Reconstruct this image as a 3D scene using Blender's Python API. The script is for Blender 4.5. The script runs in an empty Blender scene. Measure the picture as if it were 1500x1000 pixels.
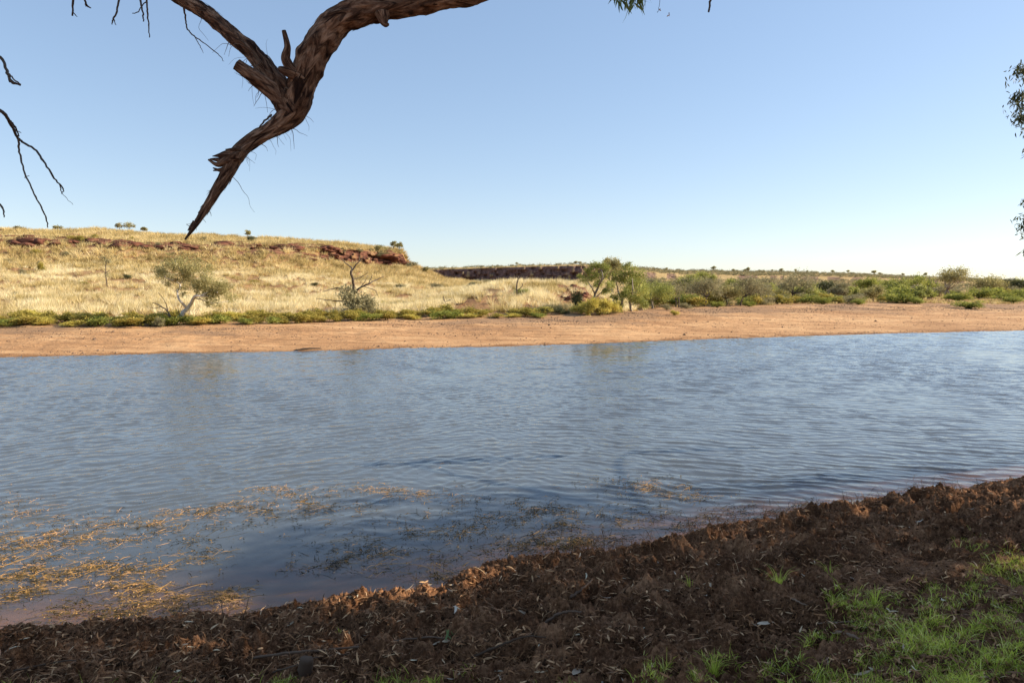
import bpy, math, random
import numpy as np
from mathutils import Vector

# ------------------------------------------------------------------ camera, sky, sun
scene = bpy.context.scene
COL = scene.collection
EYE = 3.2
PITCH = math.atan(0.075)
cam_d = bpy.data.cameras.new("camera")
cam_d.sensor_width = 36.0
cam_d.lens = 24.0
cam_d.clip_start = 0.05
cam_d.clip_end = 20000
cam = bpy.data.objects.new("camera", cam_d)
cam.location = (0, 0, EYE)
cam.rotation_euler = (math.pi / 2 - PITCH, 0, 0)
COL.objects.link(cam)
scene.camera = cam

SUN_AZ = math.radians(79.0)      # clockwise from the view direction (+Y)
SUN_EL = math.radians(30.0)
SDIR = np.array([math.cos(SUN_EL) * math.sin(SUN_AZ), math.cos(SUN_EL) * math.cos(SUN_AZ), math.sin(SUN_EL)])

world = bpy.data.worlds.new("World")
scene.world = world
world.use_nodes = True
wn = world.node_tree
bg = wn.nodes["Background"]
sky = wn.nodes.new("ShaderNodeTexSky")
sky.sky_type = 'NISHITA'
sky.sun_disc = False
sky.sun_elevation = SUN_EL
sky.sun_rotation = SUN_AZ
sky.altitude = 200
sky.air_density = 1.0
sky.dust_density = 0.3
sky.ozone_density = 2.0
bg.inputs['Strength'].default_value = 0.15
# hazy air evens the sky out: less range between its dark and bright sides
gam = wn.nodes.new("ShaderNodeGamma")
gam.inputs['Gamma'].default_value = 0.6
hsv = wn.nodes.new("ShaderNodeHueSaturation")
hsv.inputs['Saturation'].default_value = 1.18
tint = wn.nodes.new("ShaderNodeMix")
tint.data_type = 'RGBA'
tint.blend_type = 'MULTIPLY'
tint.inputs[0].default_value = 1.0
tint.inputs[7].default_value = (1.10, 1.10, 1.16, 1)
wn.links.new(sky.outputs['Color'], gam.inputs['Color'])
wn.links.new(gam.outputs['Color'], hsv.inputs['Color'])
wn.links.new(hsv.outputs['Color'], tint.inputs[6])
wn.links.new(tint.outputs[2], bg.inputs['Color'])

sun_d = bpy.data.lights.new("sun", 'SUN')
sun_d.energy = 4.8
sun_d.angle = math.radians(0.5)
sun_d.color = (1.0, 0.88, 0.70)
sun = bpy.data.objects.new("sun", sun_d)
sun.rotation_euler = Vector(SDIR).to_track_quat('Z', 'Y').to_euler()
sun.location = (40, 0, 40)
COL.objects.link(sun)

vs = scene.view_settings
vs.view_transform = 'Standard'
vs.look = 'None'
vs.exposure = 0.95
vs.gamma = 1.0
scene.render.engine = 'CYCLES'
scene.cycles.max_bounces = 6
scene.cycles.transparent_max_bounces = 8

# ------------------------------------------------------------------ projection helpers (photo is 1500 x 1000, f = 1000 px)
def tan_dep(py):
    v = (np.asarray(py, float) - 500.0) / 1000.0
    return (v + 0.075) / (1 - 0.075 * v)          # tangent of the depression below the horizon

def zk(py, Y):
    return EYE - np.asarray(Y, float) * tan_dep(py)

_cp, _sp = math.cos(PITCH), math.sin(PITCH)
def xfac(py):
    """X = (px-750)/1000 * Y * xfac"""
    v = (np.asarray(py, float) - 500.0) / 1000.0
    return 1.0 / (_cp - v * _sp)

def P(px, py, Y):
    return np.array([(px - 750) / 1000.0 * Y * float(xfac(py)), Y, float(zk(py, Y))])

def G(px, py, z=0.0):
    Y = (EYE - z) / tan_dep(py)
    return np.array([(px - 750) / 1000.0 * Y * xfac(py), Y, z + 0 * Y])

def to_px(X, Y, Z):
    X, Y, Z = np.asarray(X, float), np.asarray(Y, float), np.asarray(Z, float) - EYE
    depth = Y * _cp - Z * _sp
    up = Y * _sp + Z * _cp
    depth = np.where(np.abs(depth) < 1e-3, 1e-3, depth)
    return 750 + 1000 * X / depth, 500 - 1000 * up / depth

# ------------------------------------------------------------------ noise
def _hash(ix, iy, seed):
    h = (ix.astype(np.int64) * 374761393 + iy.astype(np.int64) * 668265263 + seed * 1274126177) & 0xFFFFFFFF
    h = ((h ^ (h >> 13)) * 1274126177) & 0xFFFFFFFF
    h = h ^ (h >> 16)
    return (h & 0xFFFFFF) / float(0x1000000)

def pnoise(x, y, seed=0):
    x, y = np.asarray(x, float), np.asarray(y, float)
    ix, iy = np.floor(x), np.floor(y)
    fx, fy = x - ix, y - iy
    u = fx * fx * fx * (fx * (fx * 6 - 15) + 10)
    v = fy * fy * fy * (fy * (fy * 6 - 15) + 10)
    def g(dx, dy):
        a = _hash(ix + dx, iy + dy, seed) * 2 * math.pi
        return np.cos(a) * (fx - dx) + np.sin(a) * (fy - dy)
    a = g(0, 0) * (1 - u) + g(1, 0) * u
    b = g(0, 1) * (1 - u) + g(1, 1) * u
    return (a * (1 - v) + b * v) * 1.5

def fbm(x, y, octv=4, seed=0, gain=0.5, lac=2.03):
    t, a = 0.0, 1.0
    for i in range(octv):
        t = t + a * pnoise(np.asarray(x) * lac ** i, np.asarray(y) * lac ** i, seed + i * 17)
        a *= gain
    return t

def smooth(e0, e1, x):
    t = np.clip((np.asarray(x, float) - e0) / (e1 - e0), 0, 1)
    return t * t * (3 - 2 * t)

# ------------------------------------------------------------------ mesh helpers
def raw_mesh(name, V, F, mat=None, attrs=None, shade=False):
    V = np.ascontiguousarray(V, dtype=np.float32)
    F = np.ascontiguousarray(F, dtype=np.int32)
    me = bpy.data.meshes.new(name)
    n, k = F.shape
    me.vertices.add(len(V))
    me.vertices.foreach_set("co", V.ravel())
    me.loops.add(n * k)
    me.loops.foreach_set("vertex_index", F.ravel())
    me.polygons.add(n)
    me.polygons.foreach_set("loop_start", np.arange(0, n * k, k, dtype=np.int32))
    me.polygons.foreach_set("loop_total", np.full(n, k, dtype=np.int32))
    if shade:
        me.polygons.foreach_set("use_smooth", np.ones(n, dtype=bool))
    for an, av in (attrs or {}).items():
        at = me.attributes.new(an, 'FLOAT', 'POINT')
        at.data.foreach_set("value", np.ascontiguousarray(av, dtype=np.float32))
    me.update(calc_edges=True)
    if mat is not None:
        me.materials.append(mat)
    return me

def obj(name, me, parent=None, loc=None):
    o = bpy.data.objects.new(name, me)
    COL.objects.link(o)
    if parent is not None:
        o.parent = parent
    if loc is not None:
        o.location = loc
    return o

def tag(o, label=None, cat=None, group=None, kind=None):
    if label: o['label'] = label
    if cat: o['category'] = cat
    if group: o['group'] = group
    if kind: o['kind'] = kind
    return o

def empty(name, loc, label, cat, group=None, rz=0.0):
    o = bpy.data.objects.new(name, None)
    o.empty_display_size = 0.2
    o.location = loc
    o.rotation_euler = (0, 0, rz)
    COL.objects.link(o)
    return tag(o, label, cat, group)

def copy_tree(root, loc, rz=0.0, sc=1.0, label=None, group=None):
    c = root.copy()
    COL.objects.link(c)
    c.location = loc
    c.rotation_euler = (0, 0, rz)
    c.scale = (sc, sc, sc) if not isinstance(sc, tuple) else sc
    if label: c['label'] = label
    if group: c['group'] = group
    for ch in root.children:
        d = ch.copy()
        COL.objects.link(d)
        d.parent = c
    return c

class Geo:
    """collects quads and their tint"""
    def __init__(s): s.V, s.F, s.T, s.n = [], [], [], 0
    def add(s, V, F, t=0.5):
        V = np.asarray(V, float).reshape(-1, 3); F = np.asarray(F, int)
        s.V.append(V); s.F.append(F + s.n)
        s.T.append(np.full(len(V), t) if np.isscalar(t) else np.asarray(t, float))
        s.n += len(V)
    def build(s, name, mat, parent=None, shade=False, origin=None):
        V = np.vstack(s.V)
        if origin is not None: V = V - np.asarray(origin)
        me = raw_mesh(name, V, np.vstack(s.F), mat, {'tint': np.concatenate(s.T)}, shade)
        return obj(name, me, parent)

def tube(pts, rad, seg=8, rough=0.0, rng=None, cap=True):
    """tapered tube along pts, quads only"""
    pts = np.asarray(pts, float); rad = np.asarray(rad, float)
    n = len(pts)
    T = np.gradient(pts, axis=0)
    T /= np.linalg.norm(T, axis=1)[:, None] + 1e-9
    ref = np.array([0, 1, 0.0]) if abs(T[0][1]) < 0.8 else np.array([1.0, 0, 0])
    a = np.cross(T[0], ref); a /= np.linalg.norm(a)
    A = []
    for i in range(n):
        a = a - T[i] * np.dot(a, T[i]); a /= np.linalg.norm(a) + 1e-9
        A.append(a.copy())
    A = np.array(A); B = np.cross(T, A)
    th = np.linspace(0, 2 * math.pi, seg, endpoint=False)
    R = rad[:, None] * np.ones(seg)[None]
    if rough:
        s = np.concatenate([[0], np.cumsum(np.linalg.norm(np.diff(pts, axis=0), axis=1))])
        u = np.cos(th)[None] * 1.3 + s[:, None] / (rad.max() * 5) + 0 * R
        v = np.sin(th)[None] * 1.3 + s[:, None] / (rad.max() * 9) + 7.3
        R = R * (1 + rough * fbm(u * 1.7, v * 1.7, 4, 5, 0.6))
    V = pts[:, None] + A[:, None] * (R * np.cos(th)[None])[..., None] + B[:, None] * (R * np.sin(th)[None])[..., None]
    V = V.reshape(-1, 3)
    i = np.arange(n - 1)[:, None] * seg; j = np.arange(seg)[None]
    F = np.stack([i + j, i + (j + 1) % seg, i + seg + (j + 1) % seg, i + seg + j], -1).reshape(-1, 4)
    if cap:
        c0 = len(V); V = np.vstack([V, pts[:1], pts[-1:]])
        L = (n - 1) * seg
        cf = []
        for q in range(0, seg, 2):
            cf.append([c0, (q + 2) % seg, (q + 1) % seg, q])
            cf.append([c0 + 1, L + q, L + (q + 1) % seg, L + (q + 2) % seg])
        F = np.vstack([F, cf])
    return V, F

def spline(ctrl, n):
    """Catmull-Rom through control rows (any width)"""
    c = np.asarray(ctrl, float)
    if len(c) == 2:
        t = np.linspace(0, 1, n)[:, None]; return c[0] * (1 - t) + c[1] * t
    p = np.vstack([2 * c[0] - c[1], c, 2 * c[-1] - c[-2]])
    out = []
    m = len(c) - 1
    for t in np.linspace(0, m, n):
        i = min(int(t), m - 1); f = t - i
        p0, p1, p2, p3 = p[i], p[i + 1], p[i + 2], p[i + 3]
        out.append(0.5 * (2 * p1 + (p2 - p0) * f + (2 * p0 - 5 * p1 + 4 * p2 - p3) * f * f + (3 * p1 - p0 - 3 * p2 + p3) * f ** 3))
    return np.array(out)

def unit(v):
    return v / (np.linalg.norm(v, axis=-1, keepdims=True) + 1e-9)

def leaf_quads(C, L, W, rng, droop=0.3, dirs=None):
    n = len(C)
    d = rng.normal(size=(n, 3)) if dirs is None else dirs + rng.normal(size=(n, 3)) * 0.35
    d[:, 2] -= droop
    d = unit(d)
    s = unit(np.cross(d, rng.normal(size=(n, 3))))
    L = np.asarray(L) * rng.uniform(0.6, 1.25, n); W = np.asarray(W) * rng.uniform(0.7, 1.2, n)
    mid = C + d * (L * 0.45)[:, None]
    V = np.stack([C, mid + s * (W / 2)[:, None], C + d * L[:, None], mid - s * (W / 2)[:, None]], 1).reshape(-1, 3)
    F = np.arange(4 * n).reshape(n, 4)
    return V, F

# ------------------------------------------------------------------ materials
def new_mat(name):
    m = bpy.data.materials.new(name)
    m.use_nodes = True
    nt = m.node_tree
    nt.nodes.clear()
    out = nt.nodes.new("ShaderNodeOutputMaterial")
    return m, nt, out

def ramp(nt, stops):
    r = nt.nodes.new("ShaderNodeValToRGB")
    e = r.color_ramp.elements
    e[0].position, e[0].color = stops[0][0], (*stops[0][1], 1)
    e[1].position, e[1].color = stops[-1][0], (*stops[-1][1], 1)
    for p, c in stops[1:-1]:
        k = e.new(p); k.color = (*c, 1)
    return r

def attr(nt, name):
    a = nt.nodes.new("ShaderNodeAttribute"); a.attribute_name = name
    return a.outputs['Fac']

def noise(nt, scale, detail=4, rough=0.55, vec=None, dist=0.0):
    n = nt.nodes.new("ShaderNodeTexNoise")
    n.inputs['Scale'].default_value = scale
    n.inputs['Detail'].default_value = detail
    n.inputs['Roughness'].default_value = rough
    n.inputs['Distortion'].default_value = dist
    if vec is not None: nt.links.new(vec, n.inputs['Vector'])
    return n.outputs['Fac']

def math_n(nt, op, a, b=None, c=None, clamp=False):
    n = nt.nodes.new("ShaderNodeMath"); n.operation = op; n.use_clamp = clamp
    for i, v in enumerate((a, b, c)):
        if v is None: continue
        if isinstance(v, (int, float)): n.inputs[i].default_value = v
        else: nt.links.new(v, n.inputs[i])
    return n.outputs[0]

def mixc(nt, fac, a, b, mode='MIX'):
    n = nt.nodes.new("ShaderNodeMix"); n.data_type = 'RGBA'; n.blend_type = mode
    for sock, v in ((n.inputs[0], fac), (n.inputs[6], a), (n.inputs[7], b)):
        if isinstance(v, (int, float)): sock.default_value = v
        elif isinstance(v, tuple): sock.default_value = (*v, 1)
        else: nt.links.new(v, sock)
    return n.outputs[2]

def objco(nt):
    t = nt.nodes.new("ShaderNodeTexCoord")
    return t.outputs['Object']

def principled(nt, col, rough=0.9, spec=0.2):
    p = nt.nodes.new("ShaderNodeBsdfPrincipled")
    if isinstance(col, tuple): p.inputs['Base Color'].default_value = (*col, 1)
    else: nt.links.new(col, p.inputs['Base Color'])
    p.inputs['Roughness'].default_value = rough
    p.inputs['Specular IOR Level'].default_value = spec
    return p

def bump(nt, h, strength, dist):
    b = nt.nodes.new("ShaderNodeBump")
    b.inputs['Strength'].default_value = strength
    b.inputs['Distance'].default_value = dist
    nt.links.new(h, b.inputs['Height'])
    return b.outputs['Normal']

def mat_tint(name, stops, rough=0.8, transl=0.0, spec=0.2):
    """colour ramp over the mesh's own 'tint' (natural variation from leaf to leaf)"""
    m, nt, out = new_mat(name)
    r = ramp(nt, stops)
    nt.links.new(attr(nt, 'tint'), r.inputs[0])
    p = principled(nt, r.outputs[0], rough, spec)
    sh = p.outputs[0]
    if transl:
        t = nt.nodes.new("ShaderNodeBsdfTranslucent")
        nt.links.new(r.outputs[0], t.inputs[0])
        mx = nt.nodes.new("ShaderNodeMixShader"); mx.inputs[0].default_value = transl
        nt.links.new(sh, mx.inputs[1]); nt.links.new(t.outputs[0], mx.inputs[2])
        sh = mx.outputs[0]
    nt.links.new(sh, out.inputs[0])
    return m

M_GUM = mat_tint("gum_leaf", [(0, (0.163, 0.144, 0.050)), (.5, (0.338, 0.294, 0.112)), (1, (0.562, 0.488, 0.225))], .6, .4)
M_GUMGREEN = mat_tint("green_gum_leaf", [(0, (0.135, 0.155, 0.034)), (.5, (0.317, 0.324, 0.081)), (1, (0.567, 0.540, 0.149))], .6, .4)
M_GREY = mat_tint("grey_leaf", [(0, (0.149, 0.132, 0.069)), (.5, (0.287, 0.253, 0.132)), (1, (0.460, 0.402, 0.218))], .7, .35)
M_DARKLEAF = mat_tint("dark_leaf", [(0, (.045, .05, .02)), (.5, (.095, .10, .04)), (1, (.18, .175, .075))], .6, .3)
M_STRIP = mat_tint("scrub_leaf", [(0, (0.137, 0.125, 0.023)), (.5, (0.360, 0.299, 0.060)), (1, (0.592, 0.454, 0.119))], .7, .4)
M_YELLOW = mat_tint("yellow_scrub_leaf", [(0, (0.286, 0.247, 0.052)), (.5, (0.572, 0.481, 0.104)), (1, (0.806, 0.650, 0.182))], .7, .3)
M_BUSH = mat_tint("green_bush_leaf", [(0, (0.119, 0.147, 0.028)), (.5, (0.294, 0.308, 0.063)), (1, (0.532, 0.504, 0.126))], .7, .4)
M_SPIN = mat_tint("spinifex_blade", [(0, (.34, .25, .08)), (.4, (.66, .52, .24)), (1, (.92, .81, .52))], .8, .4)
M_SPINUP = mat_tint("upper_spinifex_blade", [(0, (.26, .19, .07)), (.45, (.58, .44, .18)), (1, (.86, .70, .38))], .8, .35)
M_GRASS = mat_tint("lawn_blade", [(0, (0.242, 0.278, 0.038)), (.5, (0.552, 0.634, 0.086)), (.85, (0.850, 0.850, 0.152)), (1, (0.850, 0.850, 0.304))], .6, .35)
M_WEED = mat_tint("weed_stem", [(0, (.02, .018, .008)), (.4, (.13, .09, .03)), (.7, (.45, .25, .07)), (1, (.64, .36, .16))], .6, .2)
M_FIBRE = mat_tint("root_fibre", [(0, (0.076, 0.032, 0.014)), (.6, (0.279, 0.130, 0.053)), (.9, (0.559, 0.303, 0.142)), (1, (0.850, 0.585, 0.318))], .9, .0)
M_LITTER = mat_tint("dry_leaf", [(0, (0.153, 0.066, 0.025)), (.55, (0.432, 0.208, 0.086)), (.85, (0.850, 0.525, 0.257)), (1, (0.850, 0.850, 0.615))], .6, .1)
M_PALE = mat_tint("pale_dry_leaf", [(0, (.45, .33, .2)), (.6, (.62, .49, .34)), (1, (.72, .62, .47))], .55, .1)
M_GREENLEAF = mat_tint("fresh_leaf", [(0, (.10, .15, .04)), (1, (.26, .33, .13))], .5, .3)
M_STONE = mat_tint("dark_stone", [(0, (.09, .06, .045)), (.6, (.2, .13, .085)), (1, (.36, .24, .15))], .9)
M_DEADWOOD = mat_tint("dead_wood", [(0, (.05, .035, .025)), (1, (.17, .12, .085))], .9)
M_STICK = mat_tint("brown_stick", [(0, (.05, .028, .016)), (1, (.26, .17, .11))], .9)

def mat_bark(name, c0, c1, c2, scale=6.0, stretch=0.25, bs=0.6):
    m, nt, out = new_mat(name)
    co = objco(nt)
    n1 = noise(nt, scale, 6, .65, co, .6)
    n2 = noise(nt, scale * 4.5, 5, .6, co, .3)
    r = ramp(nt, [(.3, c0), (.5, c1), (.72, c2)])
    f = math_n(nt, 'ADD', math_n(nt, 'MULTIPLY', n1, .65), math_n(nt, 'MULTIPLY', n2, .35))
    nt.links.new(f, r.inputs[0])
    p = principled(nt, r.outputs[0], .9, .15)
    nt.links.new(bump(nt, f, bs, .05), p.inputs['Normal'])
    nt.links.new(p.outputs[0], out.inputs[0])
    return m

def mat_limb():
    m, nt, out = new_mat("limb_bark")
    cb = nt.nodes.new("ShaderNodeCombineXYZ")
    for i, (a_, k) in enumerate((('bx', 1.0), ('by', 1.0), ('bs', 4.2))):
        nt.links.new(math_n(nt, 'MULTIPLY', attr(nt, a_), k), cb.inputs[i])
    n1 = noise(nt, 3.0, 8, .7, cb.outputs[0], .25)
    cb2 = nt.nodes.new("ShaderNodeCombineXYZ")
    for i, (a_, k) in enumerate((('bx', 1.0), ('by', 1.0), ('bs', 6.0))):
        nt.links.new(math_n(nt, 'MULTIPLY', attr(nt, a_), k), cb2.inputs[i])
    n2 = noise(nt, .9, 4, .6, cb2.outputs[0], .4)
    r1_ = ramp(nt, [(.34, (.035, .018, .011)), (.47, (.17, .09, .052)), (.56, (.36, .215, .13)), (.7, (.6, .41, .27))])
    f = math_n(nt, 'ADD', math_n(nt, 'MULTIPLY', n1, .62), math_n(nt, 'MULTIPLY', n2, .38))
    nt.links.new(f, r1_.inputs[0])
    cb3 = nt.nodes.new("ShaderNodeCombineXYZ")
    for i, (a_, k) in enumerate((('bx', .9), ('by', .9), ('bs', 7.0))):
        nt.links.new(math_n(nt, 'MULTIPLY', attr(nt, a_), k), cb3.inputs[i])
    n3 = noise(nt, 1.1, 5, .65, cb3.outputs[0], .6)
    blot = ramp(nt, [(.40, (.16, .13, .12)), (.52, (.75, .72, .7)), (.62, (1, 1, 1))])
    nt.links.new(n3, blot.inputs[0])
    barkc = mixc(nt, 1.0, r1_.outputs[0], blot.outputs[0], 'MULTIPLY')
    p = principled(nt, barkc, .9, .15)
    nt.links.new(bump(nt, f, 1.0, .03), p.inputs['Normal'])
    nt.links.new(p.outputs[0], out.inputs[0])
    return m
M_LIMB = mat_limb()
M_BARK = mat_bark("weathered_bark", (.05, .03, .02), (.16, .1, .065), (.30, .205, .14), 7)
M_WHITEBARK = mat_bark("white_bark", (.34, .29, .23), (.55, .49, .41), (.68, .63, .55), 2.5, bs=.1)
M_DARKBARK = mat_bark("dark_bark", (.06, .045, .035), (.13, .095, .07), (.22, .17, .13), 3, bs=.2)
M_GREYBARK = mat_bark("grey_bark", (.14, .11, .085), (.26, .21, .16), (.4, .33, .26), 3, bs=.2)

def mat_rock():
    m, nt, out = new_mat("red_rock")
    co = objco(nt)
    n1 = noise(nt, .9, 6, .65, co)
    r = ramp(nt, [(.3, (.04, .016, .012)), (.5, (.13, .05, .032)), (.7, (.27, .12, .07))])
    nt.links.new(n1, r.inputs[0])
    p = principled(nt, r.outputs[0], .95, .1)
    nt.links.new(bump(nt, noise(nt, 3, 6, .6, co), .6, .2), p.inputs['Normal'])
    nt.links.new(p.outputs[0], out.inputs[0])
    return m
M_ROCK = mat_rock()

def mat_beach():
    m, nt, out = new_mat("sand_gravel")
    co = objco(nt)
    big = noise(nt, .12, 5, .6, co)
    mp = nt.nodes.new("ShaderNodeMapping"); mp.inputs['Scale'].default_value = (.25, 1.6, 1)
    mp.inputs['Rotation'].default_value = (0, 0, -.3)
    nt.links.new(co, mp.inputs['Vector'])
    streak = noise(nt, .9, 6, .65, mp.outputs[0])
    fine = noise(nt, 9, 5, .7, co)
    r = ramp(nt, [(.38, (.22, .115, .055)), (.5, (.43, .24, .115)), (.61, (.60, .38, .2))])
    f = math_n(nt, 'ADD', math_n(nt, 'MULTIPLY', big, .35), math_n(nt, 'ADD', math_n(nt, 'MULTIPLY', streak, .4), math_n(nt, 'MULTIPLY', fine, .25)))
    nt.links.new(f, r.inputs[0])
    # stony band at the head of the beach, wet line at the water
    st = attr(nt, 'stony')
    c = mixc(nt, math_n(nt, 'MULTIPLY', st, math_n(nt, 'MULTIPLY_ADD', fine, 4.0, -1.3, True)), r.outputs[0], (.24, .15, .09))
    c = mixc(nt, attr(nt, 'wet'), c, (.23, .115, .05))
    p = principled(nt, c, .95, .1)
    nt.links.new(bump(nt, f, .8, .25), p.inputs['Normal'])
    nt.links.new(p.outputs[0], out.inputs[0])
    return m
M_BEACH = mat_beach()

def mat_hill(name, soil, rk):
    m, nt, out = new_mat(name)
    co = objco(nt)
    n1 = noise(nt, .25, 6, .65, co)
    n2 = noise(nt, 1.6, 6, .7, co)
    r = ramp(nt, soil)
    f = math_n(nt, 'ADD', math_n(nt, 'MULTIPLY', n1, .5), math_n(nt, 'MULTIPLY', n2, .5))
    nt.links.new(f, r.inputs[0])
    # rock strata
    mp = nt.nodes.new("ShaderNodeMapping"); mp.inputs['Scale'].default_value = (.35, .35, 2.2)
    nt.links.new(co, mp.inputs['Vector'])
    ns = noise(nt, 1.1, 6, .7, mp.outputs[0])
    rr = ramp(nt, [(p_, c_) for p_, c_ in zip((.3, .45, .6, .78), rk)])
    nt.links.new(ns, rr.inputs[0])
    c = mixc(nt, attr(nt, 'rock'), r.outputs[0], rr.outputs[0])
    p = principled(nt, c, .95, .05)
    nt.links.new(bump(nt, n2, .7, .4), p.inputs['Normal'])
    nt.links.new(p.outputs[0], out.inputs[0])
    return m
M_HILL = mat_hill("spinifex_soil", [(.3, (.15, .07, .035)), (.48, (.28, .155, .075)), (.66, (.46, .3, .15))], [(.028, .014, .011), (.095, .04, .028), (.2, .088, .055), (.35, .2, .12)])
M_MESA = mat_hill("mesa_soil", [(.3, (.24, .14, .065)), (.48, (.38, .26, .12)), (.65, (.5, .38, .18))], [(.06, .036, .034), (.15, .085, .07), (.25, .15, .12), (.4, .28, .2)])

def mat_mulch():
    m, nt, out = new_mat("mulch_soil")
    co = objco(nt)
    n1 = noise(nt, 2.2, 6, .65, co)
    n2 = noise(nt, 30, 6, .75, co)
    f = math_n(nt, 'ADD', math_n(nt, 'MULTIPLY', n1, .5), math_n(nt, 'MULTIPLY', n2, .5))
    r = ramp(nt, [(.32, (.016, .007, .004)), (.48, (.15, .068, .031)), (.64, (.5, .26, .13))])
    nt.links.new(f, r.inputs[0])
    c = mixc(nt, attr(nt, 'sand'), r.outputs[0], (.46, .25, .14))
    p = principled(nt, c, .95, .1)
    nt.links.new(bump(nt, noise(nt, 70, 5, .75, co), .9, .02), p.inputs['Normal'])
    nt.links.new(p.outputs[0], out.inputs[0])
    return m
M_MULCH = mat_mulch()

def mat_water():
    m, nt, out = new_mat("river_water")
    co = objco(nt)
    def stretched(ang, sx, sy, scale, det, dist=0.0):
        mp = nt.nodes.new("ShaderNodeMapping")
        mp.inputs['Rotation'].default_value = (0, 0, math.radians(ang))
        mp.inputs['Scale'].default_value = (sx, sy, 1)
        nt.links.new(co, mp.inputs['Vector'])
        return noise(nt, scale, det, .5, mp.outputs[0], dist)
    wc = stretched(-4, .7, 1.5, 9.0, 3, .3)
    h = math_n(nt, 'MULTIPLY', math_n(nt, 'MULTIPLY', wc, .006), attr(nt, 'ripple'))
    nrm = bump(nt, h, 1.0, 1.0)
    fr = nt.nodes.new("ShaderNodeFresnel"); geo = nt.nodes.new("ShaderNodeNewGeometry")
    nt.links.new(math_n(nt, 'MULTIPLY_ADD', geo.outputs['Backfacing'], .75 - 1.333, 1.333), fr.inputs['IOR'])   # the same reflectance from below, so light reaches the bed
    nt.links.new(nrm, fr.inputs['Normal'])
    dif = nt.nodes.new("ShaderNodeBsdfDiffuse")
    dif.inputs[0].default_value = (.086, .097, .105, 1)
    tr = nt.nodes.new("ShaderNodeBsdfTransparent")
    tr.inputs[0].default_value = (.8, .72, .6, 1)
    body = nt.nodes.new("ShaderNodeMixShader")
    nt.links.new(attr(nt, 'murk'), body.inputs[0])
    nt.links.new(tr.outputs[0], body.inputs[1]); nt.links.new(dif.outputs[0], body.inputs[2])
    gl = nt.nodes.new("ShaderNodeBsdfGlossy")
    gl.inputs['Roughness'].default_value = .04
    gl.inputs[0].default_value = (1, 1, 1, 1)
    nt.links.new(nrm, gl.inputs['Normal'])
    mx = nt.nodes.new("ShaderNodeMixShader")
    nt.links.new(fr.outputs[0], mx.inputs[0])
    nt.links.new(body.outputs[0], mx.inputs[1]); nt.links.new(gl.outputs[0], mx.inputs[2])
    nt.links.new(mx.outputs[0], out.inputs[0])
    return m
M_WATER = mat_water()

# ------------------------------------------------------------------ far ground: beach, slopes and hill as one continuous sheet
#        px    waterline   beach top   strip back  foot        slope       cliff base   cliff top    ridge
KEYS = [
 (-700, 530, (38, 484), (43, 470), (76, 432), (126, 385), (150, 362), (152, 352), (200, 336)),
 (0,    523, (42, 480), (47, 468), (80, 432), (130, 385), (155, 362), (157, 352), (205, 337)),
 (150,  520, (43, 478), (48, 466), (82, 433), (132, 388), (157, 364), (159, 354), (207, 338)),
 (270,  517, (44, 477), (49, 464), (85, 435), (135, 391), (160, 367), (162, 358), (210, 345)),
 (400,  515, (47, 474), (52, 462), (90, 437), (140, 396), (165, 372), (166.5, 361), (207, 350)),
 (500,  513, (50, 471), (55, 460), (92, 440), (143, 404), (175, 384), (176.5, 364), (205, 357)),
 (560,  511, (51.5, 469), (57, 459), (95, 441), (147, 410), (186, 389), (187.5, 369), (206, 363)),
 (591,  510, (52.5, 468), (57.5, 459), (95, 442), (148, 412), (192, 389), (193, 371), (207, 368)),
 (599,  510, (53, 468), (58, 458), (95, 442), (148, 413), (192, 391), (193, 389), (207, 387)),
 (650,  509, (54, 467), (59, 457), (95, 441), (145, 421), (190, 411), (191, 410.5), (207, 408)),
 (720,  508, (55, 466), (60, 457), (95, 441), (140, 426), (185, 421), (186, 421), (207, 420)),
 (850,  504, (57, 465), (61, 459), (95, 442), (140, 432), (170, 428), (171, 428), (200, 427)),
 (920,  501, (60, 459), (65, 455), (97, 443), (140, 435), (170, 431), (171, 431), (200, 429)),
 (1000, 498, (70, 453), (75, 450), (100, 443), (140, 436), (170, 433), (171, 433), (200, 430)),
 (1250, 490, (85, 446), (90, 444), (110, 441), (140, 437), (170, 434), (171, 434), (200, 431)),
 (1500, 484, (92, 447), (97, 445), (115, 441), (145, 437), (170, 434), (171, 434), (200, 431)),
 (2300, 476, (98, 446), (103, 444), (120, 441), (150, 437), (170, 434), (171, 434), (200, 431)),
]
kp = np.array([k[0] for k in KEYS], float)
ROWS = [6, 70, 22, 70, 70, 45, 26, 40, 6, 10]

def far_keys(px):
    Yw = EYE / tan_dep(np.interp(px, kp, [k[1] for k in KEYS]))
    Ys, Zs = [Yw - 8, Yw], [-1.0 + 0 * Yw, 0 * Yw]
    for i in range(2, 9):
        Y = np.interp(px, kp, [k[i][0] for k in KEYS]); py = np.interp(px, kp, [k[i][1] for k in KEYS])
        Ys.append(Y); Zs.append(zk(py, Y))
    Ys.append(Ys[-1] + 60); Zs.append(np.maximum(Zs[-1] * .97, 2.0))
    Ys.append(0 * Yw + 5200); Zs.append(0 * Yw + 2.5)
    # broken outcrops: where the rock band is absent the cliff eases into the slope
    c = smooth(-.12, .12, fbm(px / 34.0, 0 * px + 3.3, 3, 91)) * .9
    c = np.maximum(c, smooth(470, 500, px))
    cs = smooth(400, 500, px)
    Ys[6] = Ys[7] - (13 * (1 - cs) + (Ys[7] - Ys[6]) * cs)
    c = c * (.85 + .15 * cs)
    return np.array(Ys), np.array(Zs), c

def knoll(px, Y):
    w = np.exp(-(np.abs(px - 770) / 112.0) ** 3.5) * np.exp(-(np.abs(Y - 96) / 27.0) ** 4)
    return 2.3 * w * (1 + .12 * pnoise(px / 30, Y / 9, 4))

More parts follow.
